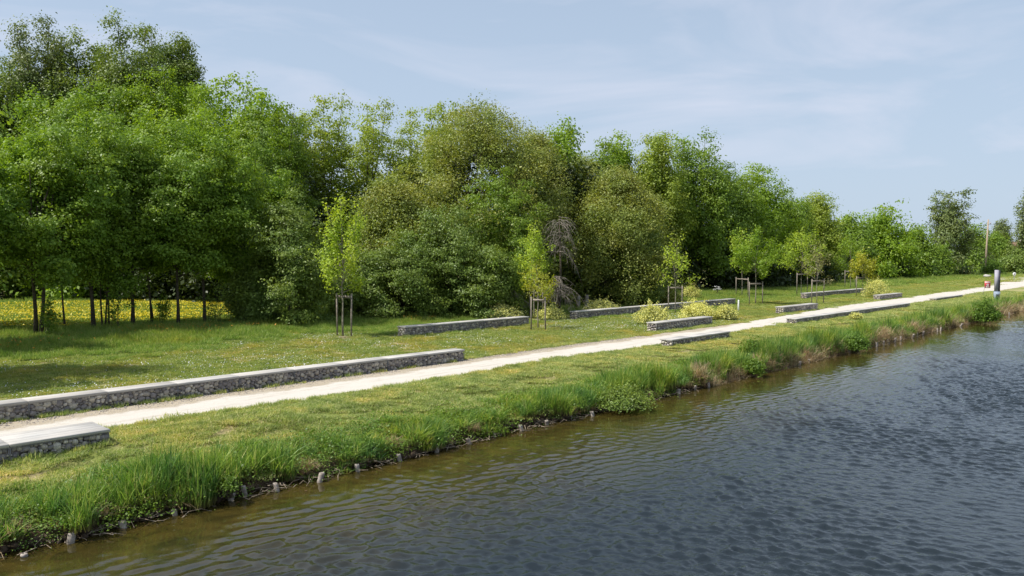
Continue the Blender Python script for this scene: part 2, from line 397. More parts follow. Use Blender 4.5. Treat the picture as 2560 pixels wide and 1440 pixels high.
P = np.stack([PU*st-PV*ct, PU*ct+PV*st, PZ], -1).reshape(-1, 3)
i, j = np.meshgrid(np.arange(len(pu)-1), np.arange(pn-1), indexing='ij'); q = (i*pn+j).ravel()
mb = MB(); mb.add(P, np.stack([q, q+pn, q+pn+1, q+1], -1), 0, np.clip((f*np.interp(pu, [18, 30, 40, 50], [1, .98, .95, .5])[:, None]).ravel(), .001, 1))
tag(mb.build('path', M['path'], smooth=True), 'white limestone towpath with tan gravel verge', 'path', kind='structure')
# side path joining at the far right
g0, g1, g2, g3 = G(2490, 697), G(2640, 684), G(2640, 692), G(2490, 701)
mb = MB(); pts = [np.array([p[0], p[1], float(hgt(*UV(p[0], p[1])))+.03]) for p in (g3, g2, g1, g0)]
ms_, nn = [], 14
for k in range(nn):
    s_ = k/(nn-1); A = pts[0]*(1-s_)+pts[1]*s_; B = pts[3]*(1-s_)+pts[2]*s_
    for p in (A, B): ms_.append((p[0], p[1], float(hgt(*UV(p[0], p[1])))+.05))
mb.add(ms_, [(2*k, 2*k+2, 2*k+3, 2*k+1) for k in range(nn-1)], 0, np.full(2*nn, .3))
tag(mb.build('side_path', M['path'], smooth=True), 'pale side path joining the towpath in the distance', 'path', kind='structure')

# ---------------------------------------------------------------- stones
def ico():
    import bmesh
    bm = bmesh.new(); bmesh.ops.create_icosphere(bm, subdivisions=2, radius=1.); bm.verts.ensure_lookup_table()
    v = np.array([x.co[:] for x in bm.verts]); f = np.array([[y.index for y in x.verts] for x in bm.faces]); bm.free(); return v, f
def ico1():
    import bmesh
    bm = bmesh.new(); bmesh.ops.create_icosphere(bm, subdivisions=1, radius=1.); bm.verts.ensure_lookup_table()
    v = np.array([x.co[:] for x in bm.verts]); f = np.array([[y.index for y in x.verts] for x in bm.faces]); bm.free(); return v, f
ICO2, ICO1 = ico(), ico1()
def lump(rng, r3, ic=ICO2, amp=.16):
    v, f = ic; d = rng.normal(size=(3, 3))*1.6; ph = rng.uniform(0, 6, 3)
    k = 1+amp*np.sin(v@d.T+ph).sum(1)/1.7
    v = np.sign(v)*np.abs(v)**.85
    an = rng.uniform(-.6, .6); c, s_ = math.cos(an), math.sin(an)
    v = v*k[:, None]*np.array(r3)
    return v@np.array([[c, 0, s_], [0, 1, 0], [-s_, 0, c]])
def face_layout(rng, Lx, H):
    out = []; tries = 0
    for (r0, r1, n) in ((.066, .09, 200), (.048, .066, 380), (.032, .048, 600), (.02, .032, 700)):
        for _ in range(n):
            r = rng.uniform(r0, r1); x = rng.uniform(r*.8, Lx-r*.8); z = rng.uniform(r*.7, H-r*.7)
            if out:
                A = np.array(out)
                if (np.hypot(A[:, 0]-x, A[:, 1]-z) < (A[:, 2]+r)*.86).any(): continue
            out.append((x, z, r))
    return out
def stone_fill(mb, rng, Lx, Wd, H, lod=ICO2):
    n = max(1, round(Lx/2.)); seg = Lx/n
    lays = [face_layout(rng, seg, H) for _ in range(min(3, n))]
    for k in range(n):
        lay = lays[rng.integers(len(lays))]; fl = rng.random() < .5
        for x, z, r in lay:
            if fl: x = seg-x
            c = np.array([k*seg+x, .035, z])
            mb.add(lump(rng, (r*rng.uniform(.95, 1.2), .055, r*rng.uniform(.9, 1.08)), lod)+c, lod[1], rng.random())
    for end in (0, 1):
        for x, z, r in face_layout(rng, Wd, H):
            v = lump(rng, (r, .055, r), lod)[:, [1, 0, 2]]
            mb.add(v+np.array([.035 if end == 0 else Lx-.035, x, z]), lod[1], rng.random())
def bench(name, u0, u1, v0, zb, label, rng, Wd=.62, H=.42, wires=True, back=False, planks=1):
    Lx = u1-u0; ov = .03
    r = empty(name, W(u0, v0, zb), YAW, label, 'bench', 'stone filled bench walls along the towpath')
    hs = H-.065
    mb = MB(); stone_fill(mb, rng, Lx, Wd, hs, ICO2 if wires else ICO1)
    mb.build('stone_fill', M['stone'], r, smooth=True)
    mb = MB(); mb.box(.05, Lx-.05, .05, Wd-.03, -.25, hs-.004); mb.build('gabion_core', M['core'], r)
    mb = MB(); n = max(1, round(Lx/2.)); seg = Lx/n
    for k in range(n+1):
        x = min(max(k*seg, .006), Lx-.006)
        for dx in ((-.014, .014) if 0 < k < n else (0,)): mb.box(x+dx-.006, x+dx+.006, -.028, -.016, 0, hs)
    if wires:
        for k in range(int(Lx/.1)):
            mb.box(k*.1+.05-.0018, k*.1+.05+.0018, -.0255, -.022, 0, hs)
        for z in np.arange(.05, hs, .1): mb.box(0, Lx, -.0295, -.026, z-.0018, z+.0018)
    for z in (.01, hs-.01): mb.box(0, Lx, -.031, -.014, z-.004, z+.004)
    mb.build('wire_cage', M['wire'], r)
    mb = MB(); ns = max(1, round(Lx/2.)); sl = (Lx+2*ov)/ns
    for k in range(ns):
        pw = (Wd+2*ov)/planks
        for q_ in range(planks):
            dz = rng.uniform(-.003, .003)
            mb.box(-ov+k*sl+.006, -ov+(k+1)*sl-.006, -ov+q_*pw+(.004 if q_ else 0), -ov+(q_+1)*pw-.004, hs+.001, H+dz, rng.random())
    o = mb.build('seat_slab', M['slab'], r)
    bv = o.modifiers.new('bevel', 'BEVEL'); bv.width = .006; bv.segments = 1
    return r
rng = np.random.default_rng(5)
def bench_px(pl, pr, zb, *a_, **k):
    A = UV(*G(*pl, zb)[:2]); B = UV(*G(*pr, zb)[:2]); v = (A[1]+B[1])/2
    if v > 24: zb = float(hgt(np.linspace(A[0], B[0], 20), v).max())-.01
    print('bench', np.round(A, 1), np.round(B, 1)); BEN.append((A[0], B[0], v, k.get('Wd', .62)))
    return bench('gabion_bench', A[0], B[0], v, zb, *a_, rng, **k)
BEN = []
bench_px((-420, 1118), (1152, 902), GZ-.01, 'longest stone bench, running out of the left edge above the white path', H=.48, Wd=.56, planks=2)
bench_px((-260, 1228), (252, 1112), .76, 'wide plank topped stone bench in the bottom left corner, water side of the path', Wd=1.1, H=.44, planks=5)
bench_px((1005, 843), (1330, 815), GZ-.02, 'grey stone bench on the lawn between the bright columnar sapling and the paired saplings', H=.55, planks=2)
bench_px((1412, 798), (1866, 764), GZ-.02, 'long stone bench in the middle of the lawn with yellow bushes before and behind it', H=.54, wires=False, planks=2)
bench_px((1640, 831), (1781, 813), GZ-.01, 'short stone bench with the big yellow bush right behind it, beside the path', H=.54, wires=False, planks=2)
bench_px((1672, 871), (1831, 849), .78, 'low short stone bench at the water side edge of the path, middle of the photo', H=.42, wires=False, planks=2)
bench_px((1962, 786), (2041, 775), GZ-.01, 'second short stone bench beyond the yellow bushes, at the lawn side of the path', H=.54, wires=False, planks=2)
bench_px((1995, 814), (2270, 770), .80, 'long low stone bench on the water side of the path, middle of the right half', H=.42, wires=False, planks=2)
bench_px((2016, 747), (2164, 733), GZ-.02, 'stone bench behind the far staked saplings with a yellow bush at its end', H=.54, wires=False, planks=2)
bench_px((2205, 752), (2250, 745), GZ-.01, 'farthest short stone bench right of the round yellow bush', H=.54, wires=False)
bench_px((2345, 755), (2402, 745), .80, 'farthest low bench half hidden in grass before the red sign', H=.35, wires=False)

def leafquads(mb, rng, P, Nn, size, asp=.62):
    n = len(P); a_ = rng.normal(size=(n, 3)); Nn = Nn/(np.linalg.norm(Nn, axis=1)[:, None]+1e-9)
    a_ -= (a_*Nn).sum(1)[:, None]*Nn; a_ /= np.linalg.norm(a_, axis=1)[:, None]+1e-9; b_ = np.cross(Nn, a_)
    s_ = size*rng.uniform(.6, 1.3, n)[:, None]*.5
    V = np.stack([P-a_*s_, P-b_*s_*asp+Nn*s_*.15, P+a_*s_, P+b_*s_*asp+Nn*s_*.15], 1).reshape(-1, 3)
    return V
# ---------------------------------------------------------------- instancer for countless stuff
def scatter(name, pts, rot, scl, var, srcs, label, cat):
    me = bpy.data.meshes.new(name); me.vertices.add(len(pts)); me.vertices.foreach_set('co', np.asarray(pts, np.float32).ravel())
    for n_, dt, arr in (('irot', 'FLOAT_VECTOR', rot), ('iscl', 'FLOAT_VECTOR', scl)):
        at_ = me.attributes.new(n_, dt, 'POINT'); at_.data.foreach_set('vector', np.asarray(arr, np.float32).ravel())
    at_ = me.attributes.new('ivar', 'INT', 'POINT'); at_.data.foreach_set('value', np.asarray(var, np.int32))
    o = bpy.data.objects.new(name, me); COL.objects.link(o)
    ng = bpy.data.node_groups.new(name+'_nodes', 'GeometryNodeTree')
    ng.interface.new_socket('Geometry', in_out='INPUT', socket_type='NodeSocketGeometry')
    ng.interface.new_socket('Geometry', in_out='OUTPUT', socket_type='NodeSocketGeometry')
    gi = ng.nodes.new('NodeGroupInput'); go = ng.nodes.new('NodeGroupOutput'); jn = ng.nodes.new('GeometryNodeJoinGeometry')
    def na(n_, dt):
        x = ng.nodes.new('GeometryNodeInputNamedAttribute'); x.data_type = dt; x.inputs[0].default_value = n_; return x.outputs[0]
    r_, s_, v_ = na('irot', 'FLOAT_VECTOR'), na('iscl', 'FLOAT_VECTOR'), na('ivar', 'INT')
    for k, so_ in enumerate(srcs):
        ip = ng.nodes.new('GeometryNodeInstanceOnPoints'); oi = ng.nodes.new('GeometryNodeObjectInfo'); oi.inputs[0].default_value = so_
        cmp_ = ng.nodes.new('FunctionNodeCompare'); cmp_.data_type = 'INT'; cmp_.operation = 'EQUAL'
        ia = [s for s in cmp_.inputs if s.type == 'INT']
        L(ng, v_, ia[0]); ia[1].default_value = k
        L(ng, gi.outputs[0], ip.inputs['Points']); L(ng, cmp_.outputs[0], ip.inputs['Selection'])
        L(ng, oi.outputs['Geometry'], ip.inputs['Instance'])
        L(ng, r_, ip.inputs['Rotation']); L(ng, s_, ip.inputs['Scale']); L(ng, ip.outputs[0], jn.inputs[0])
    L(ng, jn.outputs[0], go.inputs[0])
    md = o.modifiers.new('scatter', 'NODES'); md.node_group = ng
    return tag(o, label, cat, kind='stuff')
def blades(rng, n, rx, h0, h1, w, lean, m, name, clump=0, round_=True, droop=.3, nseg=3):
    ang = rng.uniform(0, 2*math.pi, n); rr = np.sqrt(rng.random(n))*rx if round_ else None
    bx, by = (rr*np.cos(ang), rr*np.sin(ang)) if round_ else (rng.uniform(-rx, rx, n), rng.uniform(-rx, rx, n))
    h = rng.uniform(h0, h1, n)
    if clump:
        cc = rng.uniform(-rx, rx, (clump, 2)); ch = rng.uniform(.55, 1.25, clump)
        k = rng.integers(clump, size=n); sp_ = rng.normal(size=(n, 2))*rx*.22
        bx = .5*bx+.5*(cc[k, 0]+sp_[:, 0]); by = .5*by+.5*(cc[k, 1]+sp_[:, 1]); h = h*ch[k]
    la = rng.uniform(0, 2*math.pi, n); le = np.abs(rng.normal(size=n))*lean*h
    dx, dy = np.cos(la), np.sin(la); fa = rng.uniform(0, 2*math.pi, n); wx, wy = np.cos(fa), np.sin(fa)
    ts = np.linspace(0, 1, nseg+1)
    V = np.zeros((n, 2*(nseg+1), 3)); Hh = np.zeros((n, 2*(nseg+1)))
    ww = w*rng.uniform(.6, 1.3, n)
    for k, t in enumerate(ts):
        cx = bx+dx*le*t**1.8; cy = by+dy*le*t**1.8; cz = h*(t-droop*np.minimum(1, le/h)*t**2.5)
        wd = ww*(1-t)**.6*.5+ww*.06
        V[:, 2*k] = np.stack([cx-wx*wd, cy-wy*wd, cz], -1); V[:, 2*k+1] = np.stack([cx+wx*wd, cy+wy*wd, cz], -1)
        Hh[:, 2*k] = Hh[:, 2*k+1] = t+.001
    base = np.arange(n)[:, None]*2*(nseg+1)
    F = np.concatenate([np.stack([base[:, 0]+2*k, base[:, 0]+2*k+1, base[:, 0]+2*k+3, base[:, 0]+2*k+2], -1) for k in range(nseg)])
    rn = np.tile(rng.random(n), nseg)
    mb = MB(); mb.add(V.reshape(-1, 3), F, rn, Hh.ravel()); return mb.build('~'+name, m)
def jgrid(rng, u0, u1, v0, v1, sp_):
    nu, nv = int((u1-u0)/sp_), int((v1-v0)/sp_)
    A, B = np.meshgrid(np.arange(nu), np.arange(nv), indexing='ij')
    return (u0+(A+rng.random(A.shape))*sp_).ravel(), (v0+(B+rng.random(B.shape))*sp_).ravel()
def vis(u, v, z, mg=260):
    P = np.stack([u*st-v*ct, u*ct+v*st, z], -1); x, y, d = proj(P)
    return (d > 2) & (x > -mg) & (x < W0+mg) & (y < H0+mg*1.4), P
def off_bench(u, v, pad=.12):
    k = np.ones(len(u), bool)
    for (a0_, a1_, v0_, w_) in BEN: k &= ~((u > a0_-pad) & (u < a1_+pad) & (v > v0_-pad) & (v < v0_+w_+pad))
    return k
def tilt(P, n_, rng, t=.06): return np.stack([rng.normal(size=n_)*t, rng.normal(size=n_)*t, rng.uniform(0, 6.283, n_)], -1)
rg = np.random.default_rng(11)
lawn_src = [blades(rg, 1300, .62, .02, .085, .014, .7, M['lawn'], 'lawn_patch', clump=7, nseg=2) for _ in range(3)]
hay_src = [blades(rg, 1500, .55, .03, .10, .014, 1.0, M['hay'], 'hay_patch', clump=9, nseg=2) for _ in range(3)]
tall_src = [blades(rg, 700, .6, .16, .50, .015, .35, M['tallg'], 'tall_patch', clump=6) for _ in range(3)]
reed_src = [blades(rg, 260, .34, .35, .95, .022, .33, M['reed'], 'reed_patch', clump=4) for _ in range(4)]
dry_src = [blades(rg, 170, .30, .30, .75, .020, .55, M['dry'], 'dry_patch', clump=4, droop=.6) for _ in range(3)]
def field(name, zones, srcs, label, cat, keep=None, hs=None):
    PP, RR, SS = [], [], []
    for (u0, u1, v0, v1, sp_, s_, sz_) in zones:
        u, v = jgrid(rg, u0, u1, v0, v1, sp_); z = hgt(u, v)
        k, P_ = vis(u, v, z); k &= off_bench(u, v)
        if keep is not None: k &= keep(u, v)
        P_ = P_[k]; n_ = len(P_); f_ = rg.uniform(.8, 1.2, n_)
        hz = sz_*f_ if hs is None else sz_*f_*hs(u[k], v[k])
        PP.append(P_); RR.append(tilt(P_, n_, rg)); SS.append(np.stack([s_*f_, s_*f_, hz], -1))
    P_ = np.vstack(PP); print(name, len(P_))
    return scatter(name, P_, np.vstack(RR), np.vstack(SS), rg.integers(len(srcs), size=len(P_)), srcs, label, cat)
ptn = lambda u, v: .5+.25*np.sin(u*.7+v*.5)+.25*np.sin(u*.23-v*1.1+1)
offpath = lambda u, v: (v < vlo(u)-.02+.1*np.sin(u*3)) | (v > vup(u)+.14+.15*np.sin(u*2.7))
field('mown_bank_grass', [(0, 45, 15.5, 20.2, .42, 1., 1.), (45, 110, 15.5, 24, .8, 1.8, 1.3)], hay_src,
      'mown pale green grass with hay on the bank between path and reeds', 'grass', lambda u, v: (v < vlo(u)-.02+.1*np.sin(u*3)))
field('lawn_grass', [(-2, 60, 22.4, 44, .62, 1.15, 1.), (60, 130, 22, 56, 1.25, 2.2, 1.2), (130, 220, 22, 60, 2.6, 4.4, 1.6)], lawn_src,
      'short green lawn beyond the towpath', 'grass', lambda u, v: offpath(u, v) & ~((np.sin(u*1.3+v*.9+1)*np.sin(u*.6-v*1.9) > .80) & (v > 25)))
def tallkeep(u, v):
    e_ = 35.6+1.6*np.sin(u*.35)+1.2*np.sin(u*.11+1)-3.0*sm(40, 60, u)+5*sm(90, 130, u)
    n_ = np.sin(u*1.3+v*.9)+np.sin(u*.5-v*1.7+2)
    gap = (np.abs(u-13.5) < 3) & (v > 44.8) & False
    return ((v > e_) | ((v > e_-2.5) & (n_ > .6)) | ((v > 31.5) & (v < 34) & (u > 28) & (n_ > .2))) & ~gap
field('tall_grass', [(-2, 110, 30.5, 50, .62, 1., 1.), (110, 220, 36, 62, 1.5, 2., 1.4), (-2, 40, 50, 74, 1.0, 1.5, 1.)], tall_src,
      'uncut grass growing along the foot of the tree line', 'grass', tallkeep, lambda u, v: .35+.65*sm(34, 40.5, v))
def reedp(u, v): return np.clip(.5+.35*np.sin(u*1.15+.6*np.sin(u*.4))+.25*np.sin(u*2.9+v*1.3)+.12*np.sin(u*.31+2), 0, 1)
def reedh(u, v):
    s_ = v-shore(u); near = (1-.45*sm(9.5, 11, u)*(1-sm(17, 19, u)))*(1+.35*sm(24, 34, u))
    return (.20+.54*(1-sm(.2, 1.7, s_)))*(.55+.75*reedp(u, v))*near
field('reeds', [(0, 40, 14.98, 16.9, .26, 1., 1.), (40, 75, 15.0, 17.2, .42, 1.3, 1.05), (75, 180, 15.08, 17.2, .9, 2., 1.1)], reed_src,
      'green reeds and sedge growing along the waterline', 'reeds', lambda u, v: (rg.random(len(u)) < (.30+.3*sm(22, 32, u)+.75*reedp(u, v))*(1-.75*sm(.7, 1.9, v-shore(u)))) & (v-shore(u) > .0), reedh)
rh = np.random.default_rng(21)
def herb(n, rx, hh, ls, m, name):
    P = np.stack([rh.normal(size=n)*rx, rh.normal(size=n)*rx, np.abs(rh.normal(size=n))*hh*.5+.03], -1); mb = MB()
    mb.add(leafquads(mb, rh, P, rh.normal(size=(n, 3))*.5+np.array([0, 0, 1.]), ls, .75), np.arange(4*n).reshape(-1, 4), rh.random(n)); return mb.build('~'+name, m)
herb_src = [herb(240, .22, .22, .05, M['bankgreen'], 'herb_patch'), herb(200, .2, .16, .045, M['hazel'], 'herb_patch'), herb(220, .25, .30, .055, M['bankgreen'], 'herb_patch')]
field('bank_herbs', [(0, 75, 14.98, 15.3, .2, .8, .8), (0, 75, 15.02, 16.7, .30, 1., 1.), (75, 160, 15.1, 17, 1., 2., 1.6)], herb_src,
      'low leafy weeds covering the bank between the reeds', 'weeds', lambda u, v: rg.random(len(u)) < .65*(1-.6*sm(.8, 1.7, v-shore(u))))
field('dry_reeds', [(0, 30, 15.0, 15.35, .26, .7, .42), (26, 70, 14.9, 15.35, .15, 1., 1.05), (70, 160, 14.9, 15.5, .32, 1.6, 1.3)], dry_src,
      'dry brown reed stalks bending over the waterline', 'reeds', lambda u, v: rg.random(len(u)) < np.where(u < 29, .7, .95*(.45+.55*(ptn(u*1.9, 3) > .4))))
# border tufts on the path edges and bench feet
u_ = rg.uniform(0, 90, 2600); side = rg.random(2600) < .5
v_ = np.where(side, vlo(u_)-.03+rg.normal(size=2600)*.06, vup(u_)+.22+rg.normal(size=2600)*.10)
k_, P_ = vis(u_, v_, hgt(u_, v_)); k_ &= off_bench(u_, v_, .02) & ((~side) | (rg.random(2600) < .7)); P_ = P_[k_]; n_ = len(P_)
tuft_src = [blades(rg, 120, .14, .04, .13, .011, .6, M['hay'], 'tuft', nseg=2) for _ in range(2)]
scatter('path_edge_tufts', P_, tilt(P_, n_, rg), np.repeat(rg.uniform(.6, 1.5, (n_, 1)), 3, 1), rg.integers(2, size=n_), tuft_src, 'small grass tufts along the edges of the white path', 'grass')
pb = []
for (a0_, a1_, v0_, w_) in BEN:
    for _ in range(int((a1_-a0_)*9)): pb.append((rg.uniform(a0_-.1, a1_+.15), v0_-.07+rg.normal()*.04))
pb = np.array(pb); k_, P_ = vis(pb[:, 0], pb[:, 1], hgt(pb[:, 0], pb[:, 1])); k_ &= rg.random(len(pb)) < np.where((pb[:, 1] > 22) & (pb[:, 1] < 23.2), .25, .9)
P_ = P_[k_]; n_ = len(P_)
scatter('bench_foot_tufts', P_, tilt(P_, n_, rg), np.repeat(rg.uniform(.6, 1.6, (n_, 1)), 3, 1), rg.integers(2, size=n_), tuft_src, 'grass tufts growing at the foot of the stone benches', 'grass')
# flowers as countless stuff
def petals(name, u, v, hz, size, m, label, cat):
    z = hgt(u, v)+hz; k, P_ = vis(u, v, z); k &= off_bench(u, v); P_ = P_[k]; n_ = len(P_)
    a_ = rg.uniform(0, 6.28, n_); s_ = size*rg.uniform(.6, 1.3, n_)
    tl = rg.normal(size=(n_, 2))*.5
    ax = np.stack([np.cos(a_), np.sin(a_), tl[:, 0]], -1)*s_[:, None]; ay = np.stack([-np.sin(a_), np.cos(a_), tl[:, 1]], -1)*s_[:, None]
    V = np.stack([P_-ax, P_-ay, P_+ax, P_+ay], 1).reshape(-1, 3)
    mb = MB(); mb.add(V, np.arange(4*n_).reshape(-1, 4), rg.random(n_)); return tag(mb.build(name, m), label, cat, kind='stuff')
def spots(n, u0, u1, v0, v1, nc, sd_):
    c = np.stack([rg.uniform(u0, u1, nc), rg.uniform(v0, v1, nc)], -1)[rg.integers(nc, size=n)]+rg.normal(size=(n, 2))*sd_
    return c[:, 0], c[:, 1]
u, v = spots(12000, 4, 55, 23.2, 36, 110, 1.1); k = (v > 23.3) & (v < 38.5)
petals('daisies', u[k], v[k], .07, .017, M['daisy'], 'small white daisies dotted over the lawn', 'flowers')
u = rg.uniform(0, 45, 60000); v = rg.uniform(45.5, 70, 60000); k = (rg.random(60000) < 0.28+.75*sm(.25, .8, ptn(u*.8, v*.8)+.25*np.sin(u*2.3+v*1.9))*sm(72, 56, v)) & (v > 48-1*np.sin(u)) & ((u*st-v*ct)/(u*ct+v*st) < -.36)
petals('buttercups', u[k], v[k], .44, .045, M['butter'], 'yellow buttercups filling the meadow behind the front trees', 'flowers')
u, v = spots(900, 8, 60, 39, 44, 26, 1.0)
petals('poppies', u, v, .42, .035, M['poppy'], 'orange and yellow wildflowers at the foot of the tree line', 'flowers')

# ---------------------------------------------------------------- trees
def prof(kind, t):
    if kind == 'dome': return np.clip((1-t**2.2), 0, 1)**.55
    if kind == 'col': return np.clip(np.sin(np.pi*np.clip(t*.8+.16, 0, 1)), .15, 1)**.45
    if kind == 'fan': return .25+.75*np.sin(np.pi*np.clip(t*.75+.1, 0, 1))
    if kind == 'cone': return np.clip(1.05-t, .12, 1)**.7
    return np.clip(np.sin(np.pi*np.clip(t*.76+.12, 0, 1)), .1, 1)**.6
def crown(rng, zb, Ht, Rr, shape, nl, cpl, lpc, cr, lsize, flat_=.6, up=.5, lrs=1.):
    """lobes -> clumps -> leaves. returns leaf points, normals, clump centres, lobe centres"""
    lobes = []
    Hc = Ht-zb
    for k in range(nl):
        t = (k+.5)/nl*.94+rng.uniform(-.06, .06) if k < nl-1 else .88
        t = min(max(t, .04), .93); p_ = prof(shape, t)
        an = k*2.399+rng.uniform(-.5, .5); rr = Rr*p_*rng.uniform(.30, .86)*(.45 if t > .85 else 1)
        lr = Rr*rng.uniform(.16, .40)*(.6+.4*p_)*lrs
        lobes.append((rr*math.cos(an), rr*math.sin(an), zb+Hc*t, lr))
    lobes = np.array(lobes); n = nl*cpl
    k = np.repeat(np.arange(nl), cpl); d = rng.normal(size=(n, 3)); d[:, 2] = np.abs(d[:, 2])*np.where(rng.random(n) < .72, 1, -1)
    d /= np.linalg.norm(d, axis=1)[:, None]
    C = lobes[k, :3]+d*(lobes[k, 3]*rng.uniform(.3, 1.3, n)**.8)[:, None]*np.array([1, 1, .85])
    g_ = rng.random(n) < .36; ng_ = int(g_.sum())
    tg = rng.random(ng_)**.85; ag = rng.uniform(0, 6.283, ng_); pg = prof(shape, tg)*Rr*rng.uniform(.55, 1.05, ng_)**.6
    C[g_] = np.stack([pg*np.cos(ag), pg*np.sin(ag), zb+Hc*tg*.97], -1); d[g_] = np.stack([np.cos(ag)*.7, np.sin(ag)*.7, .2+tg*.8], -1)
    m_ = n*lpc; kk = np.repeat(np.arange(n), lpc)
    o_ = rng.normal(size=(m_, 3)); ln = np.linalg.norm(o_, axis=1)[:, None]; o_ = o_/ln*np.minimum(ln, 1.9)*.55
    cs = cr*rng.uniform(.6, 1.5, n)
    P = C[kk]+o_*cs[kk][:, None]*np.array([1, 1, flat_])
    Nn = rng.normal(size=(m_, 3))*.55+d[kk]*.55+np.array([0, 0, up])
    keep = P[:, 2] > max(.15, zb-Rr*.3)
    return P[keep], Nn[keep], C, lobes, (kk[keep]*.6180339) % 1
def crown2(rng, zb, Ht, Rr, shape, nl, ns, nsub, lps, cr, flat_=.6, up=.5, droop=.15):
    """limbs -> side branches -> small sprays of leaves"""
    Hc = Ht-zb; limbs, secs, P, Nn, cid = [], [], [], [], []
    for k in range(nl):
        t = ((k+rng.random())/nl)**.8; t = min(max(t, .02), 1.)
        an = k*2.399+rng.uniform(-.6, .6); rad = max(prof(shape, t)*Rr*rng.uniform(.62, 1.12), .12*Rr)
        if k == nl-1: rad = rng.uniform(.05, .25)*Rr
        e_ = np.array([rad*math.cos(an), rad*math.sin(an), zb+Hc*t*rng.uniform(.93, 1.03)])
        z0 = max(zb*.8, zb*.8+(e_[2]-zb*.8)*rng.uniform(.30, .5)-.1*rad); b_ = np.array([0, 0, z0])
        mid = b_+(e_-b_)*np.array([.55, .55, .35])+rng.normal(size=3)*.05*Rr
        q_ = np.linspace(0, 1, 7)[:, None]; L_ = (1-q_)**2*b_+2*q_*(1-q_)*mid+q_**2*e_; limbs.append(L_)
        ll = np.linalg.norm(e_-b_)
        for j in range(ns):
            u_ = .40+.60*(j+rng.random())/ns; i_ = min(int(u_*6), 5); f_ = u_*6-i_; o_ = L_[i_]*(1-f_)+L_[i_+1]*f_
            dr = (L_[i_+1]-L_[i_]); dr /= np.linalg.norm(dr)+1e-9
            d_ = dr*.75+rng.normal(size=3)*.65+np.array([0, 0, .15]); d_ /= np.linalg.norm(d_)
            ln = Rr*rng.uniform(.14, .38)*(1.15-.45*u_)
            S_ = np.stack([o_, o_+d_*ln*.5+np.array([0, 0, .05*ln]), o_+d_*ln-np.array([0, 0, droop*ln])]); secs.append(S_)
            tt_ = rng.uniform(.15, 1.08, nsub)[:, None]; c_ = S_[0]+(S_[2]-S_[0])*tt_+rng.normal(size=(nsub, 3))*cr*.55*np.array([1, 1, flat_])
            kk = np.repeat(np.arange(nsub), lps); o2 = rng.normal(size=(len(kk), 3))*cr*.40*np.array([1, 1, flat_])
            P.append(c_[kk]+o2); out = np.array([o_[0], o_[1], 0]); out /= np.linalg.norm(out)+.3
            Nn.append(rng.normal(size=(len(kk), 3))*.34+o2/(np.linalg.norm(o2, axis=1)[:, None]+1e-6)*.55+out*.4+np.array([0, 0, up*.85])); cid.append(np.repeat(rng.random(nsub)*.7+rng.random()*.3, lps))
    P = np.vstack(P); Nn = np.vstack(Nn); cid = np.concatenate(cid)
    return P, Nn, cid, limbs, secs
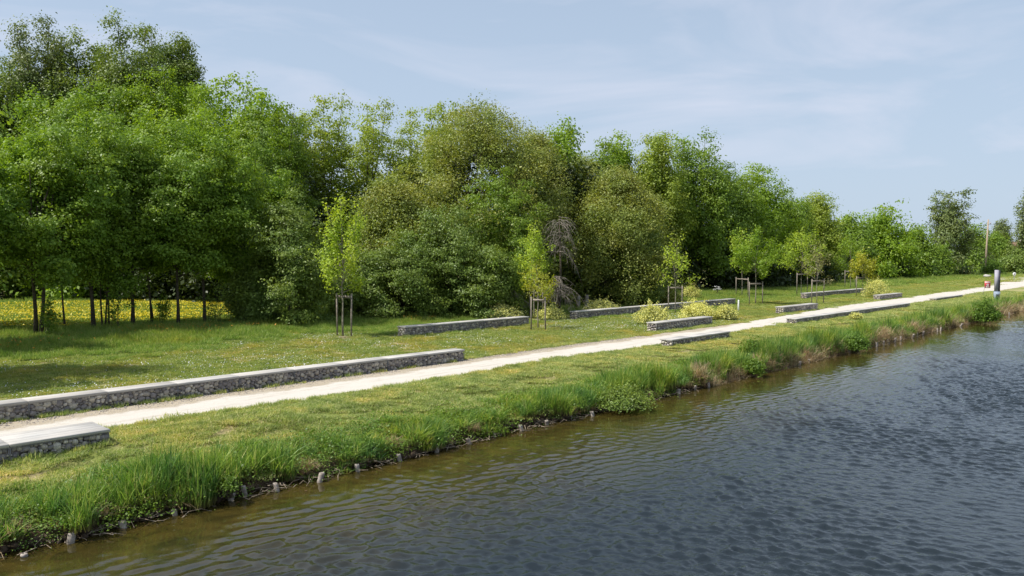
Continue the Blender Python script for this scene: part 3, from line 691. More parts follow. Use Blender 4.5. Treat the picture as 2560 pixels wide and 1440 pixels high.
def make_tree(name, label, cat, loc, Ht, wid, kind, zb=.3, shape='round', nl=10, cpl=26, lpc=55, cr=.75, ls=.24, trunk_r=.16, lean=0., seed=0, group=None,
              bark_='bark', flat_=.6, up=.5, twigs=True, stems=1, two=None, lrs=1., mode=2, ns=9, nsub=8, lps=17, droop=.15, dens=1.):
    rng = np.random.default_rng(seed+77)
    zb = zb*Ht
    if mode == 2:
        P, Nn, cid, limbs, secs = crown2(rng, zb, Ht, wid/2, shape, nl, ns, nsub, lps, cr, flat_, up, droop)
    else:
        P, Nn, C, lobes, cid = crown(rng, zb, Ht, wid/2, shape, nl, cpl, lpc, cr, ls, flat_, up, lrs)
    zt = np.percentile(P[:, 2], 99.75); xm = np.percentile(np.abs(P[:, 0]), 98.5)
    zl = zb
    sz = (Ht-zl)/(zt-zl); sx_ = (wid/2)/xm
    def fit(Q):
        Q = Q.copy(); Q[:, 0] *= sx_; Q[:, 1] *= sx_; Q[:, 2] = zl+(Q[:, 2]-zl)*sz
        Q[:, 0] += lean*Q[:, 2]; return Q
    P = fit(P)
    if mode == 1: C = fit(C); LC = fit(lobes[:, :3])
    ok = P[:, 2] > .08; P = P[ok]; Nn = Nn[ok]; cid = cid[ok]
    root = empty(name, loc, 0, label, cat, group)
    mb = MB(); rn = np.clip(.30*rng.random(len(P))+.70*cid, 0, 1)
    if two is not None:
        s1 = P[:, 2] > two[0]*Ht+rng.normal(size=len(P))*.05*Ht
        for sel, kd in ((s1, kind), (~s1, two[1])):
            mb = MB(); q_ = P[sel]; mb.add(leafquads(mb, rng, q_, Nn[sel], ls), np.arange(4*len(q_)).reshape(-1, 4), rn[sel]); mb.build('crown', M[kd], root)
    else:
        mb.add(leafquads(mb, rng, P, Nn, ls), np.arange(4*len(P)).reshape(-1, 4), rn); mb.build('crown', M[kind], root)
    mb = MB(); tt = np.linspace(0, 1, 8)
    top = zb+.75*(Ht-zb)
    for s_ in range(stems):
        off = rng.normal(size=2)*(.12 if stems > 1 else 0); sl = rng.normal(size=2)*(.10*Ht/2 if stems > 1 else 0)
        wob = rng.normal(size=(8, 2))*.012*Ht*tt[:, None]
        tp = np.stack([off[0]+sl[0]*tt+lean*top*tt+wob[:, 0], off[1]+sl[1]*tt+wob[:, 1], top*tt-.1*(tt == 0)], -1)
        rr = .82*trunk_r*(1-.82*tt)*(1 if stems == 1 else .75); rr[0] *= 1.3
        mb.tube(tp, rr, 8)
        if s_ == 0: tp0 = tp
    if mode == 2:
        for L_ in limbs: mb.tube(fit(L_), np.linspace(trunk_r*.40, trunk_r*.09, 7), 5)
        for S_ in secs: mb.tube(fit(S_), [trunk_r*.10, trunk_r*.07, trunk_r*.03], 3, cap=False)
    else:
        for c in LC:
            zs = min(max(c[2]-np.hypot(c[0], c[1])*1.1, zb*.75), top*.95); s0 = np.array([np.interp(zs, tp0[:, 2], tp0[:, 0]), np.interp(zs, tp0[:, 2], tp0[:, 1]), zs])
            mid = (s0+c)/2+np.array([0, 0, -.03*Ht])+rng.normal(size=3)*.02*Ht
            q_ = np.linspace(0, 1, 5)[:, None]; pts = (1-q_)**2*s0+2*q_*(1-q_)*mid+q_**2*c
            mb.tube(pts, np.linspace(trunk_r*.42, trunk_r*.12, 5), 5)
        if twigs:
            nn_ = min(len(C), 150)
            for i_ in rng.choice(len(C), nn_, replace=False):
                c = C[i_]; l_ = LC[np.argmin(((LC-c)**2).sum(1))]
                mb.tube([l_, (l_+c)/2+rng.normal(size=3)*.02*Ht+np.array([0, 0, .01*Ht]), c], [trunk_r*.13, trunk_r*.08, trunk_r*.04], 4, cap=False)
    mb.build('trunk', M[bark_], root, smooth=True)
    return root
def tree_px(px, d, top, wpx, kind, label, zb=.3, name='tree', cat='tree', group='trees of the wood behind the lawn', dv=0, **k):
    p = at(px, d); u, v = UV(p[0], p[1]); p[2] = float(hgt(u, v))
    Ht = zat(top, d)-p[2]; wid = wpx*d/FPX
    TREES.append((px, d, round(Ht, 1)))
    return make_tree(name, label, cat, p, Ht, wid, kind, zb=zb, seed=int(px*7+d*13) % 100000, group=group, **k)
TREES = []
FG = 'slim trunked trees in the front row at the left'
big = dict(nl=20, ns=9, nsub=8, lps=36, cr=.56, ls=.16, flat_=.5)
# front row at the left (also the trees just outside the frame that shade the lawn)
tree_px(-350, 25.2, 190, 500, 'walnut', 'walnut tree just outside the frame at the left', .22, 'walnut_tree', group=FG, nl=18, cr=.7, ls=.22)
tree_px(-290, 33, 250, 430, 'walnut', 'walnut tree outside the frame whose crown reaches the left edge', .22, 'walnut_tree', group=FG, nl=18, cr=.7, ls=.22)
tree_px(-110, 42, 300, 330, 'walnut', 'walnut tree at the very left edge of the photo', .24, 'walnut_tree', group=FG, nl=18, cr=.7, ls=.22)
tree_px(92, 39, 338, 300, 'walnut', 'tree with the thickest forked trunk, first from the left in the front row', .33, 'walnut_tree', group=FG, trunk_r=.17, stems=2, **big)
tree_px(160, 43, 420, 190, 'walnut', 'very thin bent tree between the first and second front row trunks', .42, 'walnut_tree', group=FG, nl=9, cr=.5, ls=.155, lps=30, trunk_r=.07, lean=-.06)
tree_px(232, 42.5, 285, 270, 'walnut', 'second stout trunk from the left, leaning left, before the yellow meadow', .35, 'walnut_tree', group=FG, trunk_r=.14, lean=-.04, **big)
tree_px(262, 43.5, 380, 200, 'walnut', 'multi stemmed leafy tree right of the left leaning trunk', .24, 'walnut_tree', group=FG, nl=14, cr=.6, ls=.155, lps=30, trunk_r=.09, stems=3)
tree_px(330, 44.5, 345, 250, 'walnut', 'straight dark trunked tree in the middle of the yellow meadow view', .36, 'walnut_tree', group=FG, trunk_r=.14, **big)
tree_px(380, 46, 300, 220, 'walnut', 'pair of close thin stems right of the straight dark trunk', .33, 'walnut_tree', group=FG, trunk_r=.10, stems=2, nl=15, cr=.6, ls=.155, lps=30)
tree_px(443, 45, 400, 250, 'walnut', 'front row tree whose trunk stands before the dark gap', .37, 'walnut_tree', group=FG, trunk_r=.13, **big)
tree_px(510, 46, 335, 240, 'walnut', 'last bare trunk of the front row, left of the layered bush', .35, 'walnut_tree', group=FG, trunk_r=.13, **big)
tree_px(610, 49, 380, 260, 'walnut', 'broad dark green tree above the layered hornbeam bush', .25, 'walnut_tree', group=FG, trunk_r=.14, **big)
tree_px(690, 55, 285, 200, 'oak', 'dark green tree at the right shoulder of the tall group', .2, 'oak_tree', trunk_r=.16, **big)
sh_ = dict(nl=7, ns=4, nsub=4, lps=7, cr=.34, ls=.13, trunk_r=.03, stems=3, shape='fan')
tree_px(120, 38.5, 745, 46, 'oak', 'leafy shoots round the foot of the forked trunk', .1, 'tree_shoots', 'shrub', group='leafy shoots under the front row', **sh_)
tree_px(292, 42.5, 690, 74, 'oak', 'bushy shoots right of the left leaning trunk', .1, 'tree_shoots', 'shrub', group='leafy shoots under the front row', **sh_)
tree_px(405, 44.5, 730, 50, 'oak', 'low shoots beside the pair of close thin stems', .1, 'tree_shoots', 'shrub', group='leafy shoots under the front row', **sh_)
tree_px(545, 46, 700, 90, 'hazel', 'low leafy shoots between the last bare trunk and the layered bush', .05, 'tree_shoots', 'shrub', group='leafy shoots under the front row', **sh_)
# tall ones behind
TG = 'tall trees rising behind the front row'
tall = dict(nl=22, ns=9, nsub=10, lps=34, cr=1.05, ls=.25, trunk_r=.28, flat_=.7)
tree_px(-70, 82, 205, 230, 'tall', 'tall dark tree cut by the left edge', .25, 'tall_tree', group=TG, **tall)
tree_px(30, 80, 165, 170, 'tall', 'tall tree rising at the left edge behind the walnuts', .25, 'tall_tree', group=TG, **tall)
tree_px(118, 82, 68, 170, 'poplar', 'tallest rounded grey green crown at the upper left', .3, 'tall_tree', group=TG, **tall)
tree_px(235, 83, 108, 200, 'tall', 'olive green crown between the two highest treetops', .3, 'tall_tree', group=TG, **tall)
tree_px(360, 80, 72, 210, 'tall', 'second highest treetop, olive crown with sky gaps', .3, 'tall_tree', group=TG, **tall)
tree_px(462, 82, 108, 110, 'tall', 'narrow treetop with bare twigs right of the second highest crown', .35, 'tall_tree', group=TG, **tall)
tree_px(430, 76, 190, 240, 'lime', 'bright green crown below the highest treetops', .3, 'lime_tree', group=TG, nl=24, ns=9, nsub=9, lps=28, cr=.9, ls=.22, trunk_r=.22, flat_=.65)
tree_px(572, 74, 196, 220, 'lime', 'bright lime green rounded crown standing out at the right of the tall group', .3, 'lime_tree', group=TG, nl=15, cpl=30, lpc=60, cr=.9, ls=.28, trunk_r=.22)
tree_px(300, 77, 215, 260, 'walnut', 'mid green crown in the middle of the left group', .3, 'tall_tree', group=TG, **tall)
tree_px(70, 77, 250, 300, 'walnut', 'mid green crown above the forked trunk tree', .3, 'tall_tree', group=TG, **tall)
tree_px(180, 70, 240, 240, 'walnut', 'fresh green crown below the dip between the two highest treetops', .3, 'tall_tree', group=TG, **tall)
tree_px(500, 66, 290, 240, 'lime', 'bright crown just below the lime green rounded ones', .3, 'lime_tree', group=TG, **tall)
tree_px(650, 66, 250, 170, 'lime', 'lime green right shoulder of the tall group', .25, 'lime_tree', group=TG, **tall)
# dark wood edge behind the meadow
BG = 'leafy bushes closing the wood behind'
bush = dict(shape='dome', nl=12, cpl=22, lpc=42, cr=1.3, ls=.40, trunk_r=.10, twigs=False, mode=1)
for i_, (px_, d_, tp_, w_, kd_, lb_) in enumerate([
    (-120, 74, 420, 420, 'shade_hedge', 'dark bush behind the meadow at the left edge'), (110, 74, 430, 380, 'fresh', 'lit light green bush behind the meadow, seen between the first trunks'),
    (330, 73, 420, 380, 'shade_hedge', 'dark bush behind the meadow, seen past the straight trunk'), (540, 70, 400, 360, 'shade_hedge', 'dark thicket behind the last front row trunks'),
    (720, 66, 420, 300, 'shade_hedge', 'dark thicket behind the layered hornbeam bush'),     (-30, 69, 590, 240, 'hazel', 'low olive bush at the far edge of the yellow meadow, left edge'), (195, 68, 620, 130, 'fresh', 'sunlit light green bush at the far meadow edge, between first and second trunk'),
    (290, 70, 600, 200, 'shade_hedge', 'low dark bush at the far meadow edge behind the thin bent tree'), (420, 69, 590, 220, 'shade_hedge', 'low dark bush at the far meadow edge behind the pair of thin stems'),
    (575, 67, 600, 220, 'shade_hedge', 'low dark bush filling the black gap beside the hornbeam bush'),
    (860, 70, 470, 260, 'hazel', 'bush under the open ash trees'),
    (1010, 72, 430, 300, 'shade_hedge', 'dark bush behind the left olive dome')]):
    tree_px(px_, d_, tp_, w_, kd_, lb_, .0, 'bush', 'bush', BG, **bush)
# open ash trees
AG = 'open light green trees with sky showing through'
ash = dict(nl=15, ns=8, nsub=7, lps=20, cr=.8, ls=.22, trunk_r=.17)
tree_px(745, 68, 300, 130, 'ash', 'yellowish green open tree leaning at the right shoulder of the tall group', .3, 'ash_tree', group=AG, **ash)
tree_px(815, 70, 245, 150, 'ash', 'highest of the open trees, forked limbs against the sky', .35, 'ash_tree', group=AG, **ash)
tree_px(925, 72, 262, 190, 'ash', 'open tree with round crown next to the forked one', .3, 'ash_tree', group=AG, **ash)
tree_px(1035, 74, 280, 150, 'ash', 'open tree just left of the olive dome top', .3, 'ash_tree', group=AG, **ash)
tree_px(1110, 72, 262, 110, 'ash', 'small open treetop peeking over the olive dome', .4, 'ash_tree', group=AG, **ash)
# willow mass
WG = 'olive green shrub domes in the middle'
wil = dict(mode=1, shape='dome', nl=32, cpl=26, lpc=96, cr=.85, ls=.165, trunk_r=.13, flat_=.9, up=.3)
tree_px(1205, 62, 268, 440, 'willow', 'largest brownish olive willow dome in the middle of the photo', .02, 'willow', group=WG, **wil)
tree_px(985, 57, 450, 250, 'willow', 'lower olive willow dome at the left of the big one', .02, 'willow', group=WG, **wil)
tree_px(1335, 67, 335, 225, 'willow', 'olive willow dome at the right shoulder of the big one', .02, 'willow', group=WG, **wil)
tree_px(1550, 66, 425, 275, 'willow', 'rounded olive willow dome at the right end of the group', .02, 'willow', group=WG, **wil)
tree_px(1455, 73, 400, 190, 'willow', 'olive willow filling the dip between the right domes', .02, 'willow', group=WG, **wil)
hz = dict(shape='dome', nl=30, ns=10, nsub=7, lps=20, cr=.55, ls=.145, trunk_r=.06, flat_=.4, droop=.25)
HG = 'dark leaved bushes standing before the olive domes'
tree_px(722, 46.5, 482, 230, 'hazel', 'layered hornbeam bush with branches down to the grass, left of the columnar sapling', .0, 'hornbeam_bush', 'bush', HG, **hz)
tree_px(640, 47.5, 640, 130, 'hazel', 'low skirt of the hornbeam bush reaching into the shade', .0, 'hornbeam_bush', 'bush', HG, **hz)
tree_px(1000, 52, 590, 250, 'hazel', 'leafy bush right behind the columnar sapling', .0, 'hazel_bush', 'bush', HG, **hz)
tree_px(1120, 54, 520, 260, 'hazel', 'leafy bush behind the grey bench on the lawn', .0, 'hazel_bush', 'bush', HG, **hz)
tree_px(1255, 56, 430, 280, 'oak', 'green leafy bush with the highest top before the big dome', .0, 'hazel_bush', 'bush', HG, **hz)
tree_px(1225, 52.5, 620, 150, 'hazel', 'small rounded bush left of the paired saplings', .0, 'hazel_bush', 'bush', HG, **hz)
tree_px(900, 51, 640, 140, 'hazel', 'low bush behind the stakes of the columnar sapling', .0, 'hazel_bush', 'bush', HG, **hz)
tree_px(1600, 66, 560, 150, 'hazel', 'leafy skirt at the right end of the olive domes', .0, 'hazel_bush', 'bush', HG, **hz)
tree_px(1520, 75, 560, 150, 'shade_hedge', 'shaded bush right of the dead branches', .0, 'hazel_bush', 'bush', HG, **hz)
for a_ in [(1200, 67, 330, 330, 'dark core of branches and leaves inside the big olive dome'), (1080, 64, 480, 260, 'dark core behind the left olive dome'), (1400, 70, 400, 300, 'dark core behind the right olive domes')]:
    tree_px(a_[0], a_[1], a_[2], a_[3], 'shade_hedge', a_[4], .0, 'bush', 'bush', BG, **bush)
# right-hand tree line
RG = 'tree line running away to the right'
rt = dict(nl=22, ns=9, nsub=7, lps=26, cr=1.15, ls=.28, trunk_r=.24, flat_=.6)
for (px_, d_, tp_, w_, kd_, zb_, sh_, lb_) in [
    (1405, 80, 318, 140, 'lime', .2, 'round', 'light green treetop right behind the olive domes'),
    (1500, 86, 360, 120, 'oak', .15, 'round', 'dark green tree behind the right olive dome'),
    (1545, 90, 345, 90, 'lime', .2, 'cone', 'pointed bright green treetop above the right olive dome'),
    (1640, 90, 345, 150, 'ash', .2, 'round', 'light crown left of the two humped skyline tree'),
    (1745, 94, 342, 165, 'oak', .15, 'round', 'biggest rounded crown of the right tree line with pale limbs'),
    (1690, 100, 440, 140, 'oak', .0, 'dome', 'dark lower tree between the two skyline humps'),
    (1835, 98, 440, 120, 'oak', .0, 'round', 'dark tree behind the sapling with the round crown'),
    (1900, 104, 420, 170, 'lime', .05, 'round', 'twin topped green tree right of the biggest rounded crown'),
    (1975, 112, 500, 110, 'oak', .0, 'round', 'green tree dipping low in the skyline'),
    (2040, 118, 487, 130, 'ash', .05, 'cone', 'pointed light green tree behind the two far saplings'),
    (2120, 135, 540, 120, 'oak', .0, 'round', 'low green tree left of the wide bright one'),
    (2205, 145, 517, 170, 'lime', .0, 'dome', 'wide bright green rounded tree at the far right group'),
    (2285, 155, 565, 110, 'oak', .0, 'dome', 'green bushy tree left of the slim dark poplar'),
    (2372, 172, 478, 108, 'poplar', .0, 'round', 'dark grey green poplar standing above the far tree line'),
    (2330, 165, 610, 90, 'oak', .0, 'dome', 'low bush at the foot of the grey green poplar'),
    (2432, 190, 562, 100, 'oak', .0, 'dome', 'far green tree right of the grey green poplar'),
    (2483, 205, 583, 70, 'oak', .0, 'dome', 'far dark green tree right of the utility pole'),
    (2503, 290, 550, 42, 'poplar', .2, 'round', 'small distant grey tree on the horizon'),
    (2572, 205, 468, 70, 'poplar', .0, 'col', 'tall dark poplar cut by the right edge'),
    (2530, 200, 620, 80, 'hazel', .0, 'dome', 'olive bush in front of the distant roof'),
    (2640, 210, 560, 140, 'oak', .0, 'dome', 'tree just outside the right edge')]:
    k_ = dict(rt)
    if zb_ < .2 and d_ < 140: zb_ = .17
    if d_ > 130: k_.update(nsub=6, lps=16, ls=.45, cr=1.6)
    if kd_ == 'poplar' and d_ < 180: k_.update(nl=20, cr=1.3)
    tree_px(px_, d_, tp_, w_, kd_, lb_, zb_, 'poplar' if kd_ == 'poplar' else 'tree', group=RG, shape=sh_, **k_)
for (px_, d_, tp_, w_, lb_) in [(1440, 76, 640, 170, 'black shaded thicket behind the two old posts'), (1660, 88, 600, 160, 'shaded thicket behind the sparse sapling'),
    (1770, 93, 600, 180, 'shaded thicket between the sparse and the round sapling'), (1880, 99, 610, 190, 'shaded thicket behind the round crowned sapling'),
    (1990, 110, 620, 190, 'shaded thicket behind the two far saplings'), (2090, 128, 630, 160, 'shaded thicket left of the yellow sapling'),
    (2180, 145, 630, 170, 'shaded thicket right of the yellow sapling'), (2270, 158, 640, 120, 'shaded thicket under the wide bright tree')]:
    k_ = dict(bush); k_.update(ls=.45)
    tree_px(px_, d_+5, tp_, w_, 'shade_hedge', lb_, .0, 'bush', 'bush', BG, **k_)  # thicket shade comes from the darkened leaf colour

# ---------------------------------------------------------------- young trees and stakes
SG = 'young staked trees on the lawn'
def sapling(px, base, top, wpx, kind, label, zb, **k):
    p = G(px, base); d = p[1]; p[2] = float(hgt(*UV(p[0], p[1])))
    kk = dict(nl=9, cpl=16, lpc=26, cr=.26, ls=.13, trunk_r=.045, bark_='pale_bark', up=.5, lrs=.8, flat_=1.1); kk.update(k); kk['ns'] = kk.pop('cpl')//2; kk['lps'] = max(4, kk.pop('lpc')//3); kk['nsub'] = 4; kk.pop('lrs')
    return make_tree('young_tree', label, 'young tree', p, zat(top, d)-p[2], wpx*d/FPX, kind, zb=zb, seed=int(px), group=SG, droop=-.1, **kk)
sapling(857, 842, 488, 112, 'maple', 'yellow green columnar maple between two stakes, left of the grey lawn bench', .36, shape='col', nl=16, cpl=24, lpc=20, cr=.24, ls=.14, trunk_r=.06, flat_=1.6)
sapling(1335, 800, 556, 98, 'maple', 'taller back sapling of the pair, green top', .30, nl=12, lpc=30, cr=.3, ls=.12, shape='cone')
sapling(1345, 823, 650, 92, 'yellow', 'shorter front sapling of the pair with yellowish leaves', .45, nl=8, cpl=14, lpc=20, cr=.26, ls=.11)
sapling(1688, 784, 582, 100, 'maple', 'sparse thin sapling behind the yellow bushes', .36, nl=9, cpl=11, lpc=16, cr=.34, ls=.16, shape='cone')
sapling(1855, 742, 572, 60, 'maple', 'slim sapling just left of the round crowned one', .42, nl=8, cpl=16, lpc=22, cr=.36, ls=.17)
sapling(1889, 762, 566, 112, 'fresh', 'sapling with dense round bright green crown and fan of limbs', .42, nl=11, cpl=22, lpc=34, cr=.38, ls=.17, shape='round', trunk_r=.06)
sapling(2003, 738, 566, 92, 'maple', 'pale green round sapling behind the far stone bench', .34, nl=10, cpl=18, lpc=24, cr=.38, ls=.18)
sapling(2042, 760, 592, 78, 'grey', 'sparse greyish sapling in front of the far stone bench', .32, nl=9, cpl=12, lpc=12, cr=.34, ls=.14, shape='cone')
sapling(2126, 724, 570, 66, 'fresh', 'slim green sapling left of the golden one', .38, nl=9, cpl=16, lpc=20, cr=.42, ls=.2)
sapling(2156, 740, 624, 72, 'yellow', 'small golden yellow sapling before the dark thicket', .36, nl=9, cpl=16, lpc=22, cr=.34, ls=.18)
FR = 'wooden stake frames round the young trees'
def frame(xl, xr, top, bl, br, label, proto=None):
    A = G(xl, bl); B = G(xr, br); c = (A+B)/2; d = c[1]; hp = zat(top, d)-GZ; wd = np.linalg.norm((B-A)[:2])
    an = math.atan2(B[1]-A[1], B[0]-A[0]); r = empty('tree_stakes', (c[0], c[1], float(hgt(*UV(c[0], c[1])))), an, label, 'tree stakes', FR)
    for s_ in (-1, 1):
        mb = MB(); ln = rng.normal()*.015
        mb.tube([(s_*wd/2+ln*-1, 0, -.1), (s_*wd/2, 0, hp*.5), (s_*wd/2+ln, 0, hp)], .042, 10); mb.build('post', M['stake'], r)
    mb = MB(); mb.box(-wd/2+.04, wd/2-.04, .045, .075, hp-.26, hp-.13); mb.build('crossbar', M['stake'], r)
    mb = MB(); mb.box(-.05, .05, -.06, -.05, hp-.235, hp-.195); mb.box(-.05, -.04, -.05, .045, hp-.235, hp-.195); mb.box(.04, .05, -.05, .045, hp-.235, hp-.195)
    mb.build('tie_strap', M['pdark'], r)
frame(843, 879, 733, 841, 845, 'stake frame nearest the camera, round the columnar maple')
frame(1324, 1357, 712, 793, 795, 'taller back stake frame of the overlapping pair')
frame(1328, 1363, 742, 825, 827, 'lower front stake frame of the overlapping pair')
frame(1671, 1705, 713, 781, 781, 'stake frame standing between the two front yellow bushes')
frame(1840, 1870, 693, 742, 745, 'stake frame at the right end of the long lawn bench, behind it')
frame(1873, 1906, 704, 764, 762, 'stake frame round the round crowned sapling')
frame(1992, 2018, 682, 740, 738, 'stake frame behind the left end of the far stone bench')
frame(2029, 2059, 697, 761, 759, 'stake frame before the far stone bench, round the greyish sapling')
frame(2112, 2138, 676, 724, 724, 'stake frame of the slim green sapling, farthest back')
frame(2141, 2168, 690, 741, 739, 'stake frame of the golden yellow sapling')

# ---------------------------------------------------------------- shrubs
def shrub(px, base, top, wpx, kinds, label, group, z=GZ, zb=0., n=(9, 16, 26), cr=.22, ls=.08, frac=.5, name='flowering_bush', cat='bush', up=.5, dx=0):
    p = G(px, base, z); d = p[1]; Ht = zat(top, d)-z; wid = wpx*d/FPX; rg_ = np.random.default_rng(int(px)+3)
    P, Nn, C, lobes, cid = crown(rg_, .0, Ht, wid/2, 'dome', n[0]*2, n[1], n[2]//2+2, cr, ls, .9, up)
    zt = np.percentile(P[:, 2], 99.5); xm = np.percentile(np.abs(P[:, 0]), 98); P = P*np.array([wid/2/xm, wid/2/xm, Ht/zt]); ok = P[:, 2] > .02; P, Nn = P[ok], Nn[ok]
    sp_ = rg_.integers(26, size=len(P)); dirs = rg_.normal(size=(26, 3)); dirs[:, 2] = np.abs(dirs[:, 2])+.25; dirs /= np.linalg.norm(dirs, axis=1)[:, None]
    out_ = rg_.random(len(P)) < .20; tt_ = rg_.uniform(.5, 1.32, len(P))[:, None]
    Q_ = dirs[sp_]*tt_*np.array([wid/2, wid/2, Ht])+rg_.normal(size=(len(P), 3))*ls*.9; P = np.where(out_[:, None], Q_, P); P[:, 2] = np.maximum(P[:, 2], .03)
    root = empty(name, (p[0], p[1], z-.02), 0, label, cat, group)
    sel = np.ones(len(P), bool)
    if kinds[1]:
        rr = np.sqrt((P[:, 0]/(wid/2))**2+(P[:, 1]/(wid/2))**2+(P[:, 2]/Ht)**2); sel = (rg_.random(len(P)) > frac*sm(.3, .7, rr))
        mb = MB(); q_ = P[~sel]; mb.add(leafquads(mb, rg_, q_+np.array([0, 0, ls*.5]), Nn[~sel], ls*.9, .9), np.arange(4*len(q_)).reshape(-1, 4), rg_.random(len(q_))); mb.build('blossom', M[kinds[1]], root)
    mb = MB(); q_ = P[sel]; mb.add(leafquads(mb, rg_, q_, Nn[sel], ls), np.arange(4*len(q_)).reshape(-1, 4), rg_.random(len(q_))); mb.build('foliage', M[kinds[0]], root)
    mb = MB()
    for k_ in range(14):
        c = P[rg_.integers(len(P))]; b_ = rg_.normal(size=2)*wid*.06
        mb.tube([(b_[0], b_[1], -.05), (c[0]*.4+b_[0], c[1]*.4+b_[1], c[2]*.6), tuple(c)], [.014, .01, .005], 4)
    mb.build('stems', M['bark'], root); return root
YG = 'yellow flowering bushes round the lawn benches'
for a_ in [(1632, 812, 765, 88, 'wide pale yellow bush at the left end of the short path bench', .72), (1744, 800, 757, 92, 'roundest brightest yellow bush behind the short path bench', .92),
           (1814, 800, 766, 52, 'small yellow bush right of the brightest one', .65), (1505, 786, 750, 86, 'yellowish bush behind the left half of the long lawn bench', .5),
           (1683, 765, 731, 44, 'yellow bush seen between the stakes behind the long lawn bench', .8), (1726, 750, 716, 44, 'farthest yellow bush behind the long lawn bench', .75),
           (2192, 745, 700, 62, 'round yellow bush at the end of the far stone bench', .75), (1258, 800, 762, 96, 'pale wispy yellow bush behind the right end of the grey lawn bench', .4),
           (1376, 800, 767, 70, 'wispy yellow plants beside the paired saplings', .45), (2140, 800, 785, 26, 'tiny yellow plant before the long water side bench', .6)]:
    shrub(a_[0], a_[1], a_[2], a_[3], ('shrub', 'blossom'), a_[4], YG, frac=a_[5], n=(10, 18, 30), cr=.2, ls=.085)
BK = 'leafy bushes growing at the waterline'
shrub(1548, 1020, 968, 150, ('hazel', None), 'broad olive green alder bush leaning over the water', BK, z=.05, n=(16, 18, 30), cr=.2, ls=.07, name='waterside_bush')
shrub(1884, 938, 898, 50, ('bankgreen', None), 'bright green small bush at the waterline below the low short bench', BK, z=.08, n=(9, 14, 30), cr=.16, ls=.08, name='waterside_bush')
shrub(1880, 905, 850, 60, ('bankgreen', None), 'bright green bush in the reeds above the small waterline one', BK, z=.3, n=(9, 14, 30), cr=.2, ls=.08, name='waterside_bush')
shrub(2140, 878, 836, 60, ('bankgreen', None), 'yellow green bush at the waterline before the row of short piles', BK, z=.1, n=(10, 16, 30), cr=.22, ls=.09, name='waterside_bush')
shrub(2462, 805, 755, 62, ('bankgreen', None), 'largest far bush at the waterline, before the tall totem', BK, z=.1, n=(12, 18, 30), cr=.35, ls=.13, name='waterside_bush')
shrub(576, 1236, 1196, 46, ('bankgreen', None), 'tiny leafy plant just above a pile near the left', BK, z=.22, n=(7, 10, 14), cr=.07, ls=.045, name='waterside_bush')
shrub(2478, 690, 650, 46, ('bankgreen', None), 'green bush behind the white boulder', BK, n=(10, 16, 30), cr=.6, ls=.3, name='bush')

# dead drooping branches
def dead(px, d, y0, y1, w, n, label, seed, spread=1.):
    rg_ = np.random.default_rng(seed); p = at(px, d); zt = zat(y0, d); zl = max(zat(y1, d), p[2]+.1)
    r = empty('dead_branches', (p[0], p[1], GZ), 0, label, 'dead branches', 'bare grey branches'); mb = MB(); wd = w*d/FPX
    for k in range(n):
        zs = zl+(zt-zl)*rg_.uniform(.35, 1); a_ = rg_.uniform(-.6, 3.7); Lr = wd*rg_.uniform(.25, .6)
        s0 = np.array([rg_.normal()*wd*.08, rg_.normal()*.3, zs-GZ]); dr = rg_.uniform(.5, 1.4)*Lr*1.3
        pts = []
        for t in np.linspace(0, 1, 7): pts.append(s0+np.array([math.cos(a_)*Lr*t, -abs(math.sin(a_))*Lr*.6*t, .25*Lr*t-dr*t*t])+rg_.normal(size=3)*.03)
        pts = np.array(pts); pts[:, 2] = np.maximum(pts[:, 2], .03); mb.tube(pts, np.linspace(.022, .006, 7), 4)
        for q_ in range(4):
            i_ = rg_.integers(1, 6); b = pts[i_]; e_ = b+rg_.normal(size=3)*np.array([.3, .2, .2])*spread+np.array([0, 0, -.35])
            e_[2] = max(e_[2], .02); mb.tube([b, (b+e_)/2+rg_.normal(size=3)*.05, e_], [.010, .008, .004], 4)
    mb.build('branches', M['dead'], r)
    mb = MB(); mb.tube([(0, 0, -.1), (.1, 0, (zt-GZ)*.5), (0, 0, zt-GZ-.2)], [.09, .07, .03], 7); mb.build('trunk', M['bark'], r)
dead(1398, 55, 540, 690, 105, 42, 'upper spray of bare grey branches hanging beside the paired saplings', 3)
dead(1392, 54, 690, 768, 110, 42, 'lower heap of bare grey branches drooping to the grass', 4)
dead(1270, 53, 720, 785, 100, 30, 'low tangle of bare twigs left of the paired saplings', 5)
dead(2462, 186, 625, 690, 40, 40, 'grey leafless shrub at the foot of the utility pole', 6, 3.)

# ---------------------------------------------------------------- posts, piles, small things
PG = 'wooden piles along the waterline'
piles = [(60, 1390, 8), (175, 1357, 26), (309, 1318, 18), (436, 1288, 16), (575, 1250, 18), (612, 1240, 30), (692, 1228, 22), (797, 1205, 24), (893, 1178, 20), (998, 1152, 20), (1090, 1130, 18), (1172, 1110, 16),
         (1234, 1092, 14), (1303, 1076, 14), (1365, 1061, 12), (1425, 1047, 14), (1480, 1040, 12), (1695, 985, 13), (1736, 975, 13), (1769, 968, 13), (1970, 917, 11), (1997, 912, 10), (2021, 906, 9),
         (2120, 882, 11), (2190, 867, 12), (2207, 863, 12), (2220, 859, 11), (2235, 855, 11), (2250, 851, 11), (2279, 844, 10), (2291, 841, 10), (2305, 837, 10), (2342, 829, 9), (2350, 827, 9), (2400, 816, 8), (2522, 788, 8)]
ords = ['first', 'second', 'third', 'fourth', 'fifth', 'sixth', 'seventh', 'eighth', 'ninth', 'tenth', 'eleventh', 'twelfth', 'thirteenth', 'fourteenth', 'fifteenth', 'sixteenth', 'seventeenth', 'eighteenth', 'nineteenth', 'twentieth']
